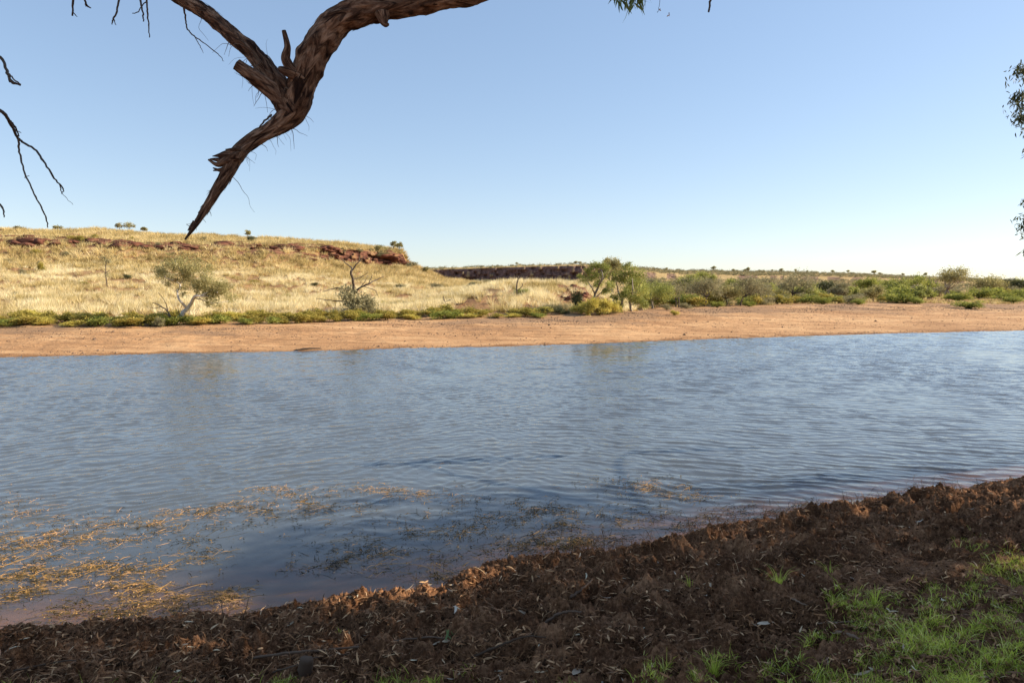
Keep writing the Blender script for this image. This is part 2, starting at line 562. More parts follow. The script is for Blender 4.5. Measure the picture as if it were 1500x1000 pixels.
def far_rows(px):
    Ys, Zs, c = far_keys(px)
    outY, outZ, seg, tt = [], [], [], []
    for k, nrow in enumerate(ROWS):
        for q in range(nrow + (1 if k == len(ROWS) - 1 else 0)):
            t = q / nrow
            if k == 9: t = t ** 2.5
            outY.append(Ys[k] * (1 - t) + Ys[k + 1] * t)
            outZ.append(Zs[k] * (1 - t) + Zs[k + 1] * t)
            seg.append(k); tt.append(t)
    return np.array(outY), np.array(outZ), np.array(seg), np.array(tt), c

FPX = np.concatenate([np.linspace(-700, -60, 130, endpoint=False), np.linspace(-60, 1560, 1050, endpoint=False), np.linspace(1560, 2300, 100)])
FY, FZ, FSEG, FT, FC = far_rows(FPX)
PXG = np.repeat(FPX[None], len(FSEG), 0)
SEGG = np.repeat(FSEG[:, None], len(FPX), 1)
TG = np.repeat(FT[:, None], len(FPX), 1)
FX = (PXG - 750) / 1000.0 * FY * 1.0028
FZ = FZ + knoll(PXG, FY)
# relief
lowf = fbm(FX / 14, FY / 14, 4, 11)
hi = fbm(FX / 2.2, FY / 2.2, 4, 31)
amp = np.select([SEGG == 0, SEGG == 1, SEGG == 2, SEGG == 3, SEGG == 4, SEGG == 5], [0, .05 * TG, .12, .28, .5, .55], .55)
amp = np.where(SEGG >= 8, .3, amp)
right = smooth(850, 1000, PXG)
amp = amp * (1 - .55 * right * (SEGG > 1))
FZ = FZ + amp * (lowf * .9 + hi * .35)
FZ = FZ + np.where(SEGG == 1, np.sin(TG * math.pi) * .05 * fbm(FX / 1.1, FY / .9, 4, 77), 0)
# cliffs: blocky ledges pushed in and out
ledge = np.floor(TG * 5 + .8 * pnoise(FX / 3, FX * 0, 8)) / 5.0
blk = fbm(FX / 2.4, ledge * 7.0 + FX / 20, 3, 55, .6)
cl = np.where(SEGG == 6, FC[None] * np.sin(np.clip(TG, 0, 1) * math.pi) ** .35, 0)
FY2 = FY + cl * (blk * 2.0 + (ledge - TG) * 1.2)
rock = np.where(SEGG == 6, FC[None] * smooth(-.5, .1, blk + .3), 0)
rock = np.maximum(rock, np.where(SEGG == 5, smooth(.62, 1, TG) * smooth(.0, .35, fbm(FX / 5, FY / 2.5, 4, 13)), 0))
bluff = smooth(800, 840, PXG) * (1 - smooth(895, 915, PXG)) * smooth(66, 70, FY) * (1 - smooth(94, 104, FY))
rock = np.maximum(rock, bluff * smooth(-.3, .05, fbm(FX / 2.5, FY / 2.5, 4, 19)))
rock = np.maximum(rock, np.where((SEGG == 3) & (PXG < 830), smooth(.35, .55, fbm(FX / 4, FY / 4, 4, 23)) * .6, 0))
FZ = FZ + bluff * .5 * np.abs(fbm(FX / 1.8, FY / 1.8, 4, 29))
FROCK = rock
stony = np.where(SEGG == 1, smooth(.55, .8, TG + .25 * fbm(FX / 6, FY / 2, 3, 78)) * smooth(-.4, .1, lowf), 0) + np.where(SEGG >= 2, .6, 0)
wet = np.where(SEGG == 1, 1 - smooth(.0, .07, TG + .05 * fbm(FX / 1.5, FY / 1.5, 3, 79)), 0) + (SEGG == 0)
FV = np.stack([FX, FY2, FZ], -1)

def grid_faces(nr, nc):
    i = np.arange(nr - 1)[:, None] * nc; j = np.arange(nc - 1)[None]
    return np.stack([i + j, i + j + 1, i + nc + j + 1, i + nc + j], -1).reshape(-1, 4)

NC = len(FPX)
r_b = ROWS[0] + ROWS[1] + ROWS[2]          # beach | hill split row
me = raw_mesh("beach", FV[:r_b + 1].reshape(-1, 3), grid_faces(r_b + 1, NC), M_BEACH,
              {'stony': np.clip(stony, 0, 1)[:r_b + 1].ravel(), 'wet': wet[:r_b + 1].ravel()}, True)
tag(obj("beach", me), "orange gravelly sand beach along the far side of the river", "beach", kind="structure")
me = raw_mesh("hill", FV[r_b:].reshape(-1, 3), grid_faces(len(FSEG) - r_b, NC), M_HILL, {'rock': np.clip(rock, 0, 1)[r_b:].ravel()}, True)
tag(obj("hill", me), "straw coloured hillside with a broken red rock band under its crest", "hill", kind="structure")

def far_point(px, py=None, Y=None):
    """ground point at column px and distance Y (or the first one seen at pixel row py)"""
    c = int(np.argmin(np.abs(FPX - px)))
    col = FV[:, c]
    if Y is None:
        _, pyy = to_px(col[:, 0], col[:, 1], col[:, 2])
        idx = np.where((pyy <= py) & (SEGG[:, c] >= 1))[0]
        r = idx[0] if len(idx) else int(np.argmin(pyy))
    else:
        r = int(np.argmin(np.abs(col[:, 1] - Y)))
    return col[r].copy()

# ------------------------------------------------------------------ distant mesa
MK = [(480, 640, 412, 397, 395), (640, 630, 411, 395, 393), (760, 590, 409, 391, 389), (850, 560, 408, 389, 387), (880, 570, 408, 391, 388.5),
      (940, 620, 409, 398, 393), (1000, 640, 410, 402, 396), (1150, 660, 411, 404, 398), (1250, 670, 411, 406, 401),
      (1330, 690, 413, 409, 405), (1420, 700, 416, 412, 408.5), (1500, 720, 420, 416, 412), (1700, 740, 423, 420, 417), (2300, 760, 425, 423, 421)]
mp_ = [m[0] for m in MK]
MPX = np.concatenate([np.linspace(480, 1560, 800, endpoint=False), np.linspace(1560, 2300, 60)])
Yc = np.interp(MPX, mp_, [m[1] for m in MK])
rowsM = []
mrock = []
zb = zk(np.interp(MPX, mp_, [m[2] for m in MK]), Yc)
zt = zk(np.interp(MPX, mp_, [m[3] for m in MK]), Yc + 4)
zr = zk(np.interp(MPX, mp_, [m[4] for m in MK]), Yc + 60)
cm = np.maximum(smooth(-.1, .15, fbm(MPX / 30, MPX * 0, 3, 71)), 1 - smooth(860, 900, MPX))
Ycb = Yc + 4 - (4 + 30 * smooth(880, 930, MPX))
cm = cm * (1 - .2 * smooth(880, 930, MPX))
segs = [((Yc - 130, 0 * Yc + .5), (Ycb, zb), 40), ((Ycb, zb), (Yc + 4, zt), 26), ((Yc + 4, zt), (Yc + 60, zr), 24), ((Yc + 60, zr), (Yc + 500, zr - 6), 5)]
for si, (a, b, n) in enumerate(segs):
    for q in range(n + (si == 3)):
        t = q / n
        Y = a[0] * (1 - t) + b[0] * t; Z = a[1] * (1 - t) + b[1] * t
        X = (MPX - 750) / 1000 * Y
        rk = 0 * X
        if si == 1:
            led = np.floor(t * 4) / 4
            bl = fbm(X / 7, led * 9 + X / 60, 4, 61, .6)
            Y = Y + cm * math.sin(min(max(t, .02), .98) * math.pi) ** .3 * bl * 5
            rk = cm * smooth(-.6, 0, bl + .4)
        elif si < 3:
            Z = Z + fbm(X / 18, Y / 18, 4, 62) * (1.2 if si == 0 else .8) * min(1, 4 * t + .1)
        rowsM.append(np.stack([X, Y, Z], -1)); mrock.append(rk)
MV = np.array(rowsM)
me = raw_mesh("mesa", MV.reshape(-1, 3), grid_faces(len(rowsM), len(MPX)), M_MESA, {'rock': np.array(mrock).ravel()}, True)
tag(obj("mesa", me), "distant flat topped mesa with a dark red cliff and low scrub ridge", "mesa", kind="structure")

# ------------------------------------------------------------------ near bank
CREST = [(-60, 932), (0, 926), (60, 921), (130, 914), (200, 908), (240, 902), (300, 906), (345, 906), (385, 905), (420, 893), (455, 886), (500, 884), (560, 872),
         (640, 858), (690, 838), (730, 832), (770, 822), (800, 818), (830, 812), (850, 806), (880, 806), (940, 802), (965, 796), (1010, 782), (1060, 768), (1100, 764), (1160, 752),
         (1200, 744), (1250, 736), (1300, 728), (1350, 721), (1400, 716), (1440, 710), (1470, 704), (1500, 700), (1540, 694)]
CZ = .2
cr = np.array([G(a, b, CZ) for a, b in CREST])
CRX = np.concatenate([[-400, -60], cr[:, 0], [20, 60, 400]])
sl = .33
CRY = np.concatenate([[cr[0, 1] - 60, cr[0, 1] - (-cr[0, 0] + 0) * 0 - 6], cr[:, 1], [cr[-1, 1] + 3.5, cr[-1, 1] + 13, cr[-1, 1] + 60]])

def bank_z(X, Y):
    d = np.interp(X, CRX, CRY) - Y
    return np.interp(d, [-30, -6, -2.5, -1.1, -.2, 0, .4, 3, 6, 10, 40, 300], [-2.5, -1.1, -.36, -.10, .0, CZ, .3, .72, 1.22, 1.6, 2.3, 3.5]), d

def bank_relief(X, Y, d):
    land = smooth(-.35, .15, d)
    warp = fbm(X * 1.3, Y * 1.3, 3, 301) * .35
    b1 = np.abs(fbm(X * 1.5 + warp, Y * 1.9 + warp, 4, 302, .55))
    b2 = np.abs(fbm(X * 5.5 + warp * 2, Y * 6.5, 4, 303, .6))
    b3 = fbm(X * 24, Y * 26, 4, 304, .65)
    bm = np.abs(fbm(X * 3.1 - warp, Y * 3.6 + warp, 4, 306, .6))
    lump = fbm(X * .8, Y * .9, 3, 305)
    calm = 1 - .55 * smooth(1150, 1300, to_px(X, Y, 0 * X + .6)[0]) * smooth(800, 850, to_px(X, Y, 0 * X + .6)[1])
    pit = smooth(.18, .6, fbm(X * 2.3 + 9, Y * 2.8, 3, 307))
    return land * calm * (-.13 * pit * smooth(.3, .8, d) + .10 * lump + .15 * (b1 - .22) * (.6 + .4 * smooth(.1, .6, d)) + .085 * (bm - .2) * (.35 + .65 * smooth(.1, .7, d)) + .042 * (b2 - .2) + .017 * b3)

BPX = np.concatenate([np.linspace(-700, -40, 160, endpoint=False), np.linspace(-40, 1540, 1150, endpoint=False), np.linspace(1540, 2600, 220)])
a = (BPX - 750) / 1000.0
# each column runs from behind the crest down towards the camera
rr = np.linspace(0, 1, 560)
lo = np.full_like(BPX, 2.4)
# distance at which the column meets the crest line
Ycr = np.full_like(BPX, 9.0)
for _ in range(60):
    Ycr = .6 * Ycr + .4 * np.clip(np.interp(a * Ycr, CRX, CRY), 3, 40)
top = Ycr + 2.6
lo = np.minimum(lo, Ycr * .45)
BY = np.exp(np.log(top)[None] * (1 - rr[:, None]) + np.log(lo)[None] * rr[:, None])
BX = a[None] * BY
BZ, BD = bank_z(BX, BY)
BZ = BZ + bank_relief(BX, BY, BD)
sand = 1 - smooth(-.32, .0, BD)
me = raw_mesh("near_bank", np.stack([BX, BY, BZ], -1).reshape(-1, 3), grid_faces(len(rr), len(BPX))[:, ::-1], M_MULCH, {'sand': sand.ravel()}, True)
tag(obj("near_bank", me), "dark churned mulchy river bank in shade in the foreground", "river bank", kind="structure")

def bank_point(px, py, lift=0.0):
    Y = 4.0
    for z in [.6] * 1:
        p = G(px, py, .6)
    for _ in range(30):
        z, d = bank_z(p[0], p[1])
        z = z + bank_relief(np.array([p[0]]), np.array([p[1]]), np.array([d]))[0]
        q = G(px, py, float(z)); p = p * .5 + q * .5
    p[2] = z + lift
    return p

def bank_points(px, py):
    z = np.full(len(px), .6)
    for _ in range(14):
        Y = (EYE - z) / tan_dep(py); X = (px - 750) / 1000 * Y * xfac(py)
        zz, d = bank_z(X, Y)
        z = .5 * z + .5 * (zz + bank_relief(X, Y, d))
    Y = (EYE - z) / tan_dep(py); X = (px - 750) / 1000 * Y * xfac(py)
    zz, d = bank_z(X, Y)
    return np.stack([X, Y, zz + bank_relief(X, Y, d)], -1), d

# wide coarse ground under and behind the camera, and the river bed
gx = np.concatenate([np.linspace(-900, -30, 30, endpoint=False), np.linspace(-30, 40, 141), np.linspace(40.5, 900, 30)])
gy = np.concatenate([np.linspace(-900, -20, 30, endpoint=False), np.linspace(-20, 26, 93), [30, 40, 60]])
GX, GY = np.meshgrid(gx, gy)
GZ, GD = bank_z(GX, GY)
inb = (GY > -2)
GZ = GZ - np.where((GY > -.5) & (np.abs(GX) < 26) & (GD < 9), .28, .0) + .1 * fbm(GX / 3, GY / 3, 3, 401) * (GD > 0)
me = raw_mesh("ground", np.stack([GX, GY, GZ], -1).reshape(-1, 3), grid_faces(len(gy), len(gx)), M_MULCH, {'sand': (1 - smooth(-.5, .1, GD)).ravel()}, True)
tag(obj("ground", me), "brown earth and river bed under the near bank", "ground", kind="structure")

# ------------------------------------------------------------------ river, its ripples real geometry
WPX = np.concatenate([np.linspace(-1200, -60, 120, endpoint=False), np.linspace(-60, 1560, 900, endpoint=False), np.linspace(1560, 2800, 120)])
NR = 1300
wr = np.linspace(0, 1, NR)
WYn = 4.5; WYf = 75
# row spacing grows with distance but stays finer than the ripples
rowd = np.concatenate([[0], np.cumsum(np.clip(np.exp(np.linspace(math.log(.018), math.log(.1), NR - 1)), .015, .09))])
WY1 = WYn + rowd * (WYf - WYn) / rowd[-1]
WY = WY1[:, None] * np.ones(len(WPX))[None]
WX = (WPX[None] - 750) / 1000 * WY
_, WD = bank_z(WX, WY)
depth = np.maximum(0, -bank_z(WX, WY)[0])
murk = .08 + .92 * (1 - np.exp(-depth * 4.2))
dist_shore = -WD
wpx, wpy = to_px(WX, WY, 0 * WX)
calm_n = fbm(WX / 2.5, WY / 1.6, 3, 501) * .8
ripple = .07 + .93 * smooth(1.9, 4.6, dist_shore + calm_n + smooth(800, 1150, wpx) * 2.8)
gust = .8 + .45 * fbm(WX / 7, WY / 11, 3, 502)
ripple = ripple * np.clip(gust, .35, 1.4)
wrg = np.random.default_rng(12)
mixl = smooth(-5, 5, WX - (WY - 14) * .12 + 2.0 * fbm(WX / 6, WY / 8, 2, 503))
WZ = 0 * WX
warpx = .22 * fbm(WX / 1.7, WY / 1.7, 2, 504); warpy = .22 * fbm(WX / 1.7, WY / 1.7, 2, 505)
def wave_group(ang0, spread, n, lam0, lam1, slope):
    z = 0 * WX
    for _ in range(n):
        th = math.radians(ang0) + wrg.normal(0, math.radians(spread))
        lam = math.exp(wrg.uniform(math.log(lam0), math.log(lam1)))
        k = 2 * math.pi / lam
        ph = k * ((WX + warpx) * math.cos(th) + (WY + warpy) * math.sin(th)) + wrg.uniform(0, 6.28)
        z = z + (slope / k) * math.sqrt(2.0 / n) * (np.sin(ph) + .22 * np.sin(2 * ph + 1.57))
    return z
# direction of travel: crests run up to the right on the left side, down to the right on the right side
WZ = (1 - mixl) * wave_group(90 + 38, 18, 16, .2, .46, .125) + mixl * wave_group(90 - 20, 13, 16, .18, .42, .15)
WZ = WZ + wave_group(92, 40, 14, .13, .3, .055) + wave_group(100, 20, 5, 1.2, 2.6, .015)
WZ = WZ * ripple
me = raw_mesh("river", np.stack([WX, WY, WZ], -1).reshape(-1, 3), grid_faces(NR, len(WPX)), M_WATER,
              {'murk': murk.ravel(), 'ripple': ripple.ravel()}, True)
tag(obj("river", me), "wide rippled blue brown river between the two banks", "river", kind="structure")

# ------------------------------------------------------------------ stuff: spinifex, gravel, weed, litter, lawn
def tufts(pts, nb, L, W, rng, tint0, spread=.8, lean=None):
    n = len(pts)
    C = np.repeat(pts, nb, 0)
    sz = np.repeat(L * rng.uniform(.6, 1.35, n), nb)
    th = rng.uniform(0, 2 * math.pi, n * nb)
    rad = np.sqrt(rng.uniform(0, 1, n * nb)) * spread
    d = np.stack([np.cos(th) * rad, np.sin(th) * rad, np.ones(n * nb)], -1)
    d = unit(d)
    base = C + np.stack([np.cos(th), np.sin(th), 0 * th], -1) * (sz * .35 * rad)[:, None]
    s = unit(np.cross(d, rng.normal(size=d.shape)))
    LL = sz * rng.uniform(.65, 1.1, n * nb)
    tip = base + d * LL[:, None]
    tip[:, 2] -= LL * .12 * rad
    w = (W * rng.uniform(.7, 1.3, n * nb))[:, None]
    V = np.stack([base - s * w, base + s * w, tip], 1).reshape(-1, 3)
    t = np.clip(np.repeat(tint0 + rng.normal(0, .2, n), nb) + rng.normal(0, .12, n * nb), 0, 1)
    return V, np.arange(3 * n * nb).reshape(-1, 3), np.repeat(t, 3)

rng = np.random.default_rng(7)
# sample points on the far sheet weighted by area
r0 = ROWS[0] + ROWS[1] + ROWS[2] - 6
r1 = sum(ROWS[:8])
def sample_far(n, ra, rb, mask_fn):
    A = FV[ra:rb]
    e1 = A[1:, :-1] - A[:-1, :-1]; e2 = A[:-1, 1:] - A[:-1, :-1]
    area = np.abs(e1[..., 0] * e2[..., 1] - e1[..., 1] * e2[..., 0])
    w = (area * mask_fn(PXG[ra:rb - 1, :-1], A[:-1, :-1], SEGG[ra:rb - 1, :-1], TG[ra:rb - 1, :-1], FROCK[ra:rb - 1, :-1])).ravel()
    idx = rng.choice(len(w), n, p=w / w.sum())
    i, j = np.divmod(idx, NC - 1)
    u, v = rng.uniform(0, 1, n)[:, None], rng.uniform(0, 1, n)[:, None]
    return (A[i, j] * (1 - u) * (1 - v) + A[i + 1, j] * u * (1 - v) + A[i, j + 1] * (1 - u) * v + A[i + 1, j + 1] * u * v), PXG[ra:rb][i, j]

def m_low(px, A, sg, t, rk):
    return ((sg == 3) | (sg == 4) | (sg == 2)) * (px < 930) * (px > -640) * (1 - .97 * np.clip(rk * 1.5, 0, 1)) * (.10 + smooth(-.4, .35, fbm(A[..., 0] / 6, A[..., 1] / 6, 3, 41))) * (60 / np.maximum(A[..., 1], 40)) ** .9
pts, ppx = sample_far(12000, r0, r1, m_low)
V, F, T = tufts(pts, 34, .84, .026, rng, np.clip(.6 + .55 * fbm(pts[:, 0] / 7, pts[:, 1] / 7, 3, 43), 0, 1))
me = raw_mesh("spinifex", V, F, M_SPIN, {'tint': T})
tag(obj("spinifex", me), "pale straw spinifex tussocks covering the lower slopes", "spinifex grass", kind="stuff")

def m_up_(px, A, sg, t, rk):
    return ((sg == 5) | (sg == 7) | (sg == 8)*.3 | ((sg == 4) & (t > .7)) | (sg == 6)) * (px < 740) * (px > -600) * (1 - .985 * np.clip(rk * 1.6, 0, 1)) * np.where(sg == 6, 1.5, 1)
def m_up(px, A, sg, t, rk):
    s = np.select([sg == 5, sg == 7, sg == 6, (sg == 4) & (t > .75)], [1.0, 1.0, 1.2, .8], 0.0)
    return s * (px < 740) * (px > -150) * (1 - .985 * np.clip(rk * 1.6, 0, 1))
pts, ppx = sample_far(7600, r0, r1, m_up)
V, F, T = tufts(pts, 26, 1.25, .06, rng, np.clip(.5 + .35 * fbm(pts[:, 0] / 9, pts[:, 1] / 9, 3, 44), 0, 1), 1.0)
me = raw_mesh("upper_spinifex", V, F, M_SPINUP, {'tint': T})
tag(obj("upper_spinifex", me), "coarse golden spinifex clumps on the upper hill around the rock band", "spinifex grass", kind="stuff")

# dry grass on the right hand flat and behind it
def m_flat(px, A, sg, t, rk):
    return ((sg >= 2) & (sg <= 7)) * (px > 860) * (px < 1600) * (.1 + smooth(-.1, .5, fbm(A[..., 0] / 8, A[..., 1] / 5, 3, 45))) * (80 / A[..., 1])
pts, ppx = sample_far(4500, r0, r1, m_flat)
V, F, T = tufts(pts, 18, .4, .03, rng, np.full(len(pts), .45))
me = raw_mesh("dry_grass", V, F, M_SPINUP, {'tint': T})
tag(obj("dry_grass", me), "thin dry grass on the flat behind the right end of the beach", "dry grass", kind="stuff")

def stones(pts, size, rng, tint):
    n = len(pts)
    base = np.array([[1, 0, 0], [0, 1, 0], [-1, 0, 0], [0, -1, 0], [0, 0, .8], [0, 0, -.5]], float)
    tri = np.array([[0, 1, 4], [1, 2, 4], [2, 3, 4], [3, 0, 4], [1, 0, 5], [2, 1, 5], [3, 2, 5], [0, 3, 5]])
    ang = rng.uniform(0, 6.28, n); c, s = np.cos(ang), np.sin(ang)
    B = base[None] * rng.uniform(.6, 1.3, (n, 6, 1)) * (size * rng.lognormal(0, .45, n))[:, None, None]
    V = np.stack([B[..., 0] * c[:, None] - B[..., 1] * s[:, None], B[..., 0] * s[:, None] + B[..., 1] * c[:, None], B[..., 2]], -1) + pts[:, None]
    F = (tri[None] + np.arange(n)[:, None, None] * 6).reshape(-1, 3)
    return V.reshape(-1, 3), F, np.repeat(np.clip(tint + rng.normal(0, .25, n), 0, 1), 6)

def m_beach(px, A, sg, t, rk):
    band = smooth(.6, .78, t) * smooth(-.25, .2, fbm(A[..., 0] / 5, A[..., 1] / 3, 3, 46))
    return (sg == 1) * (px > -120) * (px < 1600) * (.05 + band + .25 * (t < .06) + .5 * smooth(.25, .5, fbm(A[..., 0] / 6, A[..., 1] / 1.5, 3, 47)))
pts, ppx = sample_far(22000, ROWS[0], r0 + 6, m_beach)
V, F, T = stones(pts, .028, rng, .5)
me = raw_mesh("gravel", V, F, M_STONE, {'tint': T})
tag(obj("gravel", me), "dark gravel and small stones strewn over the far beach", "gravel", kind="stuff")

# low scrub mat on the mesa top and ridge, far away
mi = rng.integers(66, 92, 3200); mj = rng.integers(0, len(MPX) - 1, 3200)
mk = (rng.uniform(0, 1, 3200) < np.where(MPX[mj] > 880, 1, .25))
pm = MV[mi[mk], mj[mk]]
mi2 = rng.integers(8, 40, 2600); mj2 = rng.integers(0, len(MPX) - 1, 2600)
k2 = (MPX[mj2] > 900)
pm = np.vstack([pm, MV[mi2[k2], mj2[k2]]])
C = np.repeat(pm, 40, 0) + rng.normal(size=(len(pm) * 40, 3)) * np.array([1.1, 1.1, .6]) * np.repeat(rng.uniform(.5, 1.3, len(pm)), 40)[:, None] + np.array([0, 0, .6])
V, F = leaf_quads(C, .8, .5, rng, 0)
me = raw_mesh("ridge_scrub", V, F, M_GREY, {'tint': np.repeat(np.clip(np.repeat(rng.uniform(.1, .7, len(pm)), 40) + rng.normal(0, .1, len(C)), 0, 1), 4)})
tag(obj("ridge_scrub", me), "far scrub dotted over the distant mesa and ridge", "scrub", kind="stuff")

# ------------------------------------------------------------------ trees
def gen_crown(clumps, rng, n, L, W, droop=.5, flat=.8):
    """clumps: rows x, y, z, r -> leaf quads with light and dark sprays"""
    clumps = np.asarray(clumps, float)
    w = clumps[:, 3] ** 2; w = w / w.sum()
    k = rng.choice(len(clumps), n, p=w)
    # sprays inside every clump
    ns = 9
    sp = unit(rng.normal(size=(len(clumps), ns, 3))) * rng.uniform(.35, 1.0, (len(clumps), ns, 1))
    spt = rng.normal(0, .16, (len(clumps), ns))
    q = rng.integers(0, ns, n)
    off = sp[k, q] + rng.normal(size=(n, 3)) * .32
    off[:, 2] *= flat
    C = clumps[k, :3] + off * clumps[k, 3][:, None]
    V, F = leaf_quads(C, L, W, rng, droop)
    ct = rng.normal(.5, .1, len(clumps))
    t = np.clip(ct[k] + spt[k, q] + rng.normal(0, .12, n), 0, 1)
    return V, F, np.repeat(t, 4)

def gen_tree(rng, h, w, tr, fork=.3, nclump=14, lean=0.0, seg=6, low=.25, cl=.2, multi=1):
    """trunk(s), limbs and clump list for a bushy gum; base at origin"""
    g = Geo()
    clumps = []
    for i in range(nclump):
        u = unit(rng.normal(size=3)); u[2] = abs(u[2]) * 1.0 - .25
        rr_ = rng.uniform(.45, .95)
        z = h * (low + (1 - low) * .5) + u[2] * h * (1 - low) * .55 * rr_
        clumps.append([lean * z / h + u[0] * w * .5 * rr_, u[1] * w * .5 * rr_, min(max(z, h * low * .7), h * .93), rng.uniform(.75, 1.25) * cl * w])
    for mstem in range(multi):
        ang = rng.uniform(0, 6.28) if multi > 1 else 0
        b = np.array([math.cos(ang) * tr * 2.2 * (multi > 1), math.sin(ang) * tr * 2.2 * (multi > 1), -.15])
        f = np.array([lean * fork + b[0] * 2 + rng.normal(0, .04 * h), b[1] * 2 + rng.normal(0, .04 * h), h * fork])
        g.add(*tube(spline([b, b * .5 + f * .5 + rng.normal(0, .03 * h, 3) * [1, 1, 0], f], 6), np.linspace(tr * 1.15, tr * .7, 6), seg))
        mine = clumps[mstem::multi]
        for c in mine:
            c3 = np.array(c[:3])
            mid = f * .55 + c3 * .45 + rng.normal(0, .05 * h, 3) * [1, 1, .3] - [0, 0, .05 * h]
            ln = np.linalg.norm(c3 - f)
            g.add(*tube(spline([f, mid, c3 + (c3 - f) * .1], 6), np.linspace(tr * .55, tr * .08, 6), 5))
            for _ in range(2):
                e = c3 + unit(rng.normal(size=3)) * c[3] * .9
                g.add(*tube(spline([mid * .3 + c3 * .7, (c3 + e) / 2 + rng.normal(0, .05, 3) * c[3], e], 4), np.linspace(tr * .16, tr * .05, 4), 4))
    return g, clumps

def tree_thing(name, loc, g, crown, barkmat, leafmat, label, cat="tree", group=None, rz=0.0):
    t = empty(name, loc, label, cat, group, rz)
    g.build("trunk", barkmat, t, True)
    if crown is not None:
        me = raw_mesh("crown", crown[0], crown[1], leafmat, {'tint': crown[2]})
        obj("crown", me, t)
    return t

def px_tree(px, py, h_px, w_px, label, leaf, bark, seed, n=3500, L=.15, W=.06, fork=.3, nclump=14, lean_px=0, low=.25, cl=.2, multi=1, name="tree", group=None, Y=None, trs=1.0):
    rg = np.random.default_rng(seed)
    b = far_point(px, py, Y)
    if Y is not None and py is not None:
        pass
    s = b[1] / 1000.0
    h, w = h_px * s, w_px * s
    g, cl_ = gen_tree(rg, h, w, h * .028 * trs, fork, nclump, lean_px * s, 6, low, cl, multi)
    cr_ = gen_crown(cl_, rg, n, L * b[1] / 80, W * b[1] / 80)
    return tree_thing(name, b, g, cr_, bark, leaf, label, "tree", group)

# --- the white trunked gum on the far bank, its limbs traced at its own distance
def traced_tree(base_px, base_py, Yd, lines, clumps, n, L, W, bark, leaf, label, name, seed, cat="tree", depth=.8):
    rg = np.random.default_rng(seed)
    b = far_point(base_px, None, Yd)
    Yb = b[1]
    off = b - P(base_px, base_py, Yb)            # keep the tree standing on the ground it has
    g = Geo()
    for ln in lines:
        c = []
        for k_, (x, y, r) in enumerate(ln):
            p = P(x, y, Yb) + off - b
            p[1] += depth * math.sin(x * .21 + y * .13) * min(1, (base_py - y) / 40.0)
            c.append([*p, r * Yb / 1000])
        m = max(6, 4 * len(c))
        sp_ = spline(c, m)
        sp_[1:-1, :3] += rg.normal(0, .012, (m - 2, 3)) * Yb / 45
        g.add(*tube(sp_[:, :3], np.maximum(sp_[:, 3], .004), 7, .15), t=.5)
    crn = None
    if clumps:
        cs = []
        for (x, y, r) in clumps:
            p = P(x, y, Yb) + off - b
            cs.append([p[0], rg.uniform(-1, 1) * depth * 1.1, p[2], r * Yb / 1000])
        crn = gen_crown(cs, rg, n, L, W, .7)
    return tree_thing(name, b, g, crn, bark, leaf, label, cat)

WG = [[(258, 470, 4.2), (266, 455, 3.6), (276, 444, 3.2), (287, 433, 2.8), (298, 429, 2.0), (312, 430, 1.4), (325, 424, .7)],
      [(272, 448, 2.4), (267, 436, 1.9), (261, 424, 1.6), (258, 412, 1.3), (252, 402, 1.0), (243, 396, .5)],
      [(258, 412, 1.1), (264, 402, 1.0), (266, 390, .7), (263, 378, .4)],
      [(264, 402, .8), (276, 392, .7), (286, 382, .4)],
      [(283, 436, 1.9), (281, 428, 1.5), (285, 421, 1.1), (293, 415, .8), (305, 407, .4)],
      [(298, 429, 1.2), (306, 424, .9), (318, 414, .6), (330, 408, .3)],
      [(290, 432, 1.3), (302, 438, .9), (318, 440, .6), (332, 437, .3)]]
WC = [(238, 395, 10), (247, 388, 10), (252, 400, 9), (263, 378, 11), (272, 384, 10), (284, 382, 10), (290, 392, 8), (276, 396, 7), (262, 405, 5),
      (293, 412, 9), (303, 405, 10), (316, 408, 10), (326, 414, 10), (333, 424, 9), (318, 424, 9), (308, 418, 7), (325, 437, 8), (310, 440, 6), (334, 434, 7), (288, 405, 5)]
WC = [(x, y, r * 1.25) for x, y, r in WC] + [(248, 410, 7), (240, 404, 7), (300, 425, 9), (280, 412, 9)]
_r = random.Random(3)
for cx_, cy_, ax_, ay_, k_ in ((256, 392, 28, 20, 14), (284, 396, 24, 18, 12), (312, 420, 28, 22, 16)):
    WC += [(cx_ + _r.gauss(0, .5) * ax_, cy_ + _r.gauss(0, .5) * ay_, _r.uniform(5, 9)) for _ in range(k_)]
WG = [[(x, y, r * .82) for x, y, r in l] for l in WG]
traced_tree(258, 470, 45.5, WG, WC, 13000, .17, .04, M_WHITEBARK, M_GUM, "white trunked gum leaning right with olive leaves above the green scrub strip", "gum_tree", 21)

DB = [[(257, 468, 1.6), (252, 458, 1.3), (247, 449, 1.0), (236, 442, .8), (224, 436, .5)], [(252, 458, .9), (243, 452, .6), (231, 449, .4)],
      [(247, 449, .8), (241, 436, .5), (238, 422, .3)], [(256, 466, 1.2), (262, 456, .8), (262, 444, .4)], [(236, 442, .5), (230, 444, .4), (222, 443, .3)]]
traced_tree(253, 468, 45.0, DB, None, 0, 0, 0, M_DARKBARK, None, "bare dark dead shrub at the foot of the white trunked gum", "dead_shrub", 22, "dead shrub", .5)

